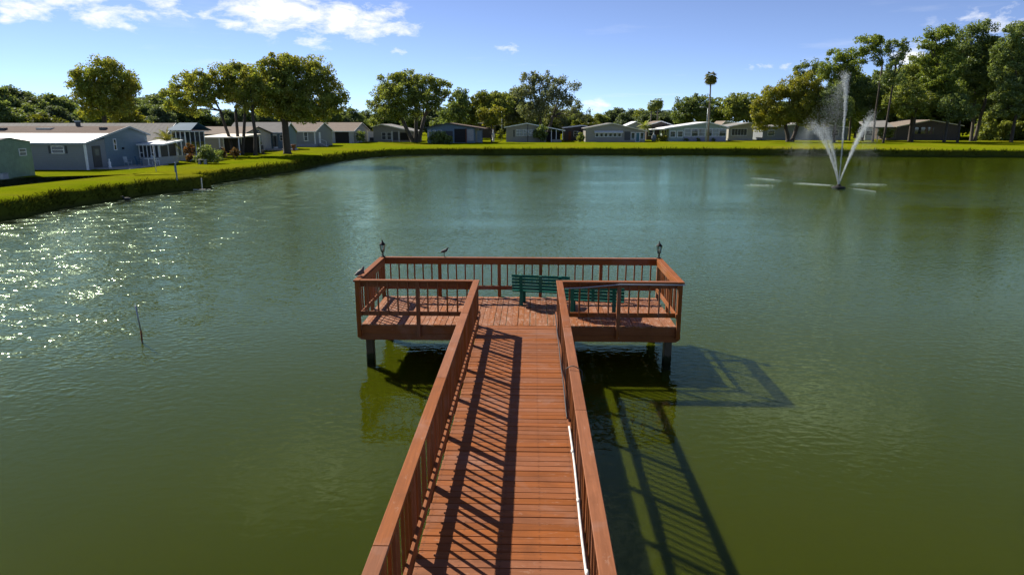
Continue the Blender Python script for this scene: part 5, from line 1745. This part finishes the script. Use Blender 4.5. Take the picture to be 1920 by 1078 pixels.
    t = thing('garden_statue', 'small white garden statue by the dark house door', 'statue', (-42.2, 68.4, GZ + .06))
    MB().lathe([(.16, 0), (.16, .12), (.10, .16), (.13, .35), (.15, .5), (.09, .62), (.05, .68), (.09, .76), (.08, .85), (.01, .9)], n=10).build('figure', 'white_paint', t, smooth=True, local=True)
    # stone garden seat by the dark shrub, low pale pots
    p = on_z(380, 308, GZ)
    t = thing('stone_seat', 'low pale stone seat on the bank before the large dark shrub', 'garden seat', tuple(p))
    MB().box(-.5, .5, -.2, .2, .42, .52).build('top', 'concrete', t, local=True, bevel=.015)
    for s in (-.32, .32): MB().box(s - .09, s + .09, -.15, .15, -.02, .42).build('support', 'concrete', t, local=True)
    p = on_z(551, 283, GZ)
    t = thing('garden_urn', 'small dark urn standing right of the broad trunk', 'urn', tuple(p))
    MB().lathe([(.3, 0), (.3, .1), (.14, .2), (.34, .7), (.42, 1.0), (.36, 1.02)], n=12).build('bowl', 'rust', t, smooth=True, local=True)
    p = on_z(494, 290, GZ)
    t = thing('tree_stump', 'little brown stump on the lawn left of the broad trunk', 'stump', tuple(p))
    MB().tube([(0, 0, -.05), (0, 0, .2), (.03, 0, .62)], [.26, .2, .18], 9).build('wood', 'bark', t, local=True)
    # white utility meter box / statue left of the pale home
    Y = 171
    p = ground_at(925, Y)
    t = thing('garden_statue', 'tall pale statue under the small yard tree', 'statue', tuple(p))
    MB().lathe([(.3, 0), (.3, .5), (.2, .55), (.3, 1.2), (.34, 1.7), (.2, 2.2), (.1, 2.35), (.17, 2.55), (.14, 2.75), (.02, 2.85)], n=10).build('figure', 'white_paint', t, smooth=True, local=True)
    Y = 176
    p = ground_at(1224, Y)
    t = thing('covered_grill', 'grey covered barbecue grill left of the white roofed home', 'grill', tuple(p))
    MB().lathe([(.55, 0), (.6, .6), (.62, 1.1), (.4, 1.6), (.1, 1.75)], n=10).build('cover', 'trim_blue', t, smooth=True, local=True)
    MB().tube([(-.6, 0, .25), (.6, 0, .25)], .05, 6).build('axle', 'black_metal', t, local=True)


build_yard()


# ------------------------------------------------------------------ fountain
def build_fountain():
    bx, by = 28.05, 63.17
    t = thing('fountain', 'floating pond fountain throwing tall white water jets', 'fountain', (bx, by, 0))
    MB().lathe([(.55, -.15), (.62, .02), (.5, .10), (.3, .14), (.18, .22), (.16, .3)], n=16).build('float', 'black_metal', t, smooth=True, local=True)
    rng = np.random.default_rng(5)

    def drops(name, P, size):
        n = len(P)
        tet = np.array([[1, 1, 1], [1, -1, -1], [-1, 1, -1], [-1, -1, 1]]) * .58
        rot = rng.normal(size=(n, 3, 3))
        V = np.einsum('kj,nij->nki', tet, rot * .62) * size[:, None, None] * .5 + P[:, None, :]
        base = (np.arange(n) * 4)[:, None, None]
        F = (np.array([[0, 1, 2], [0, 3, 1], [0, 2, 3], [1, 3, 2]])[None] + base).reshape(-1, 3)
        o = link(bpy.data.objects.new(name, mesh_np(name, V.reshape(-1, 3), F, 'water_droplet', 3)), t)
        o['kind'] = 'stuff'
        return o

    def jet(tip, name, n, spread, wind):
        """parabola-like thrown stream from the nozzle to tip, thinning to drops"""
        s = rng.random(n) ** .85
        tx, ty, tz = tip
        P = np.stack([tx * s, ty * s, tz * (1.75 * s - .75 * s * s) if abs(tx) < 1.2 else tz * (1.5 * s - .5 * s * s)], 1)
        w = spread * (.20 + 1.5 * s ** 1.5)
        P += rng.normal(size=(n, 3)) * w[:, None] * np.array([1, 1, 1.6])
        P[:, 0] += wind * s ** 3 * np.abs(rng.normal(size=n))
        P[:, 2] += .25
        size = (.030 + .032 * rng.random(n)) * (1 - .4 * s)
        drops(name, P, size)
        m = MB()
        pts = []; rr = []
        for k in range(13):
            q = k / 12 * .30
            pts.append((tx * q, ty * q, .25 + (tz * (1.75 * q - .75 * q * q) if abs(tx) < 1.2 else tz * (1.5 * q - .5 * q * q)))); rr.append(.026 * (1 - 2.6 * q) + .004)
        m.tube(pts, rr, 6).build('jet_core', 'water_droplet', t, smooth=True, local=True)

    def tip(u, v, dy=0):
        p = on_y(u, v, by + dy); return (p.x - bx, dy, p.z - .25)
    jet(tip(1590, 140), 'jet_spray', 9000, .085, -.35)
    jet(tip(1528, 232, -.8), 'jet_spray', 5600, .10, -.5)
    jet(tip(1548, 236, 1.2), 'jet_spray', 5200, .10, -.5)
    jet(tip(1640, 216, -.6), 'jet_spray', 5600, .11, -.2)
    jet(tip(1628, 232, 1.4), 'jet_spray', 5000, .10, -.2)
    # fine mist drifting to the left
    n = 90000
    P = np.empty((n, 3))
    k = rng.random(n)
    src = rng.choice(3, n, p=[.55, .27, .18])
    tops = np.array([tip(1584, 150), tip(1520, 236), tip(1640, 222)])
    fall = rng.random(n) ** 1.1
    P[:, 0] = tops[src, 0] - np.abs(rng.normal(size=n)) * (.25 + 2.0 * fall ** .8) * np.array([1.0, .75, .3])[src]
    P[:, 1] = rng.normal(size=n) * (.4 + 1.1 * fall)
    P[:, 2] = tops[src, 2] * (1 - fall * np.array([.92, .85, .6])[src]) + rng.normal(size=n) * .2
    P[:, 2] = np.maximum(P[:, 2], .1)
    drops('mist', P, .007 + .007 * rng.random(n))
    # splash streaks where the side jets land
    for (u0, u1, v0, v1, cnt) in ((1408, 1468, 334, 339, 620), (1396, 1456, 348, 348, 520), (1486, 1566, 344, 348, 1250), (1594, 1664, 346, 346, 700), (1596, 1642, 354, 359, 600)):
        a = on_z(u0, v0, 0); b = on_z(u1, v1, 0)
        s = rng.beta(2.2, 2.2, cnt)
        P = np.stack([a.x + (b.x - a.x) * s - bx, a.y + (b.y - a.y) * s - by, np.abs(rng.normal(size=cnt)) * .012 + .006], 1)
        P[:, 1] += rng.normal(size=cnt) * .5 * (.3 + np.sin(np.pi * s))
        drops('splash', P, .018 + .018 * rng.random(cnt))


build_fountain()
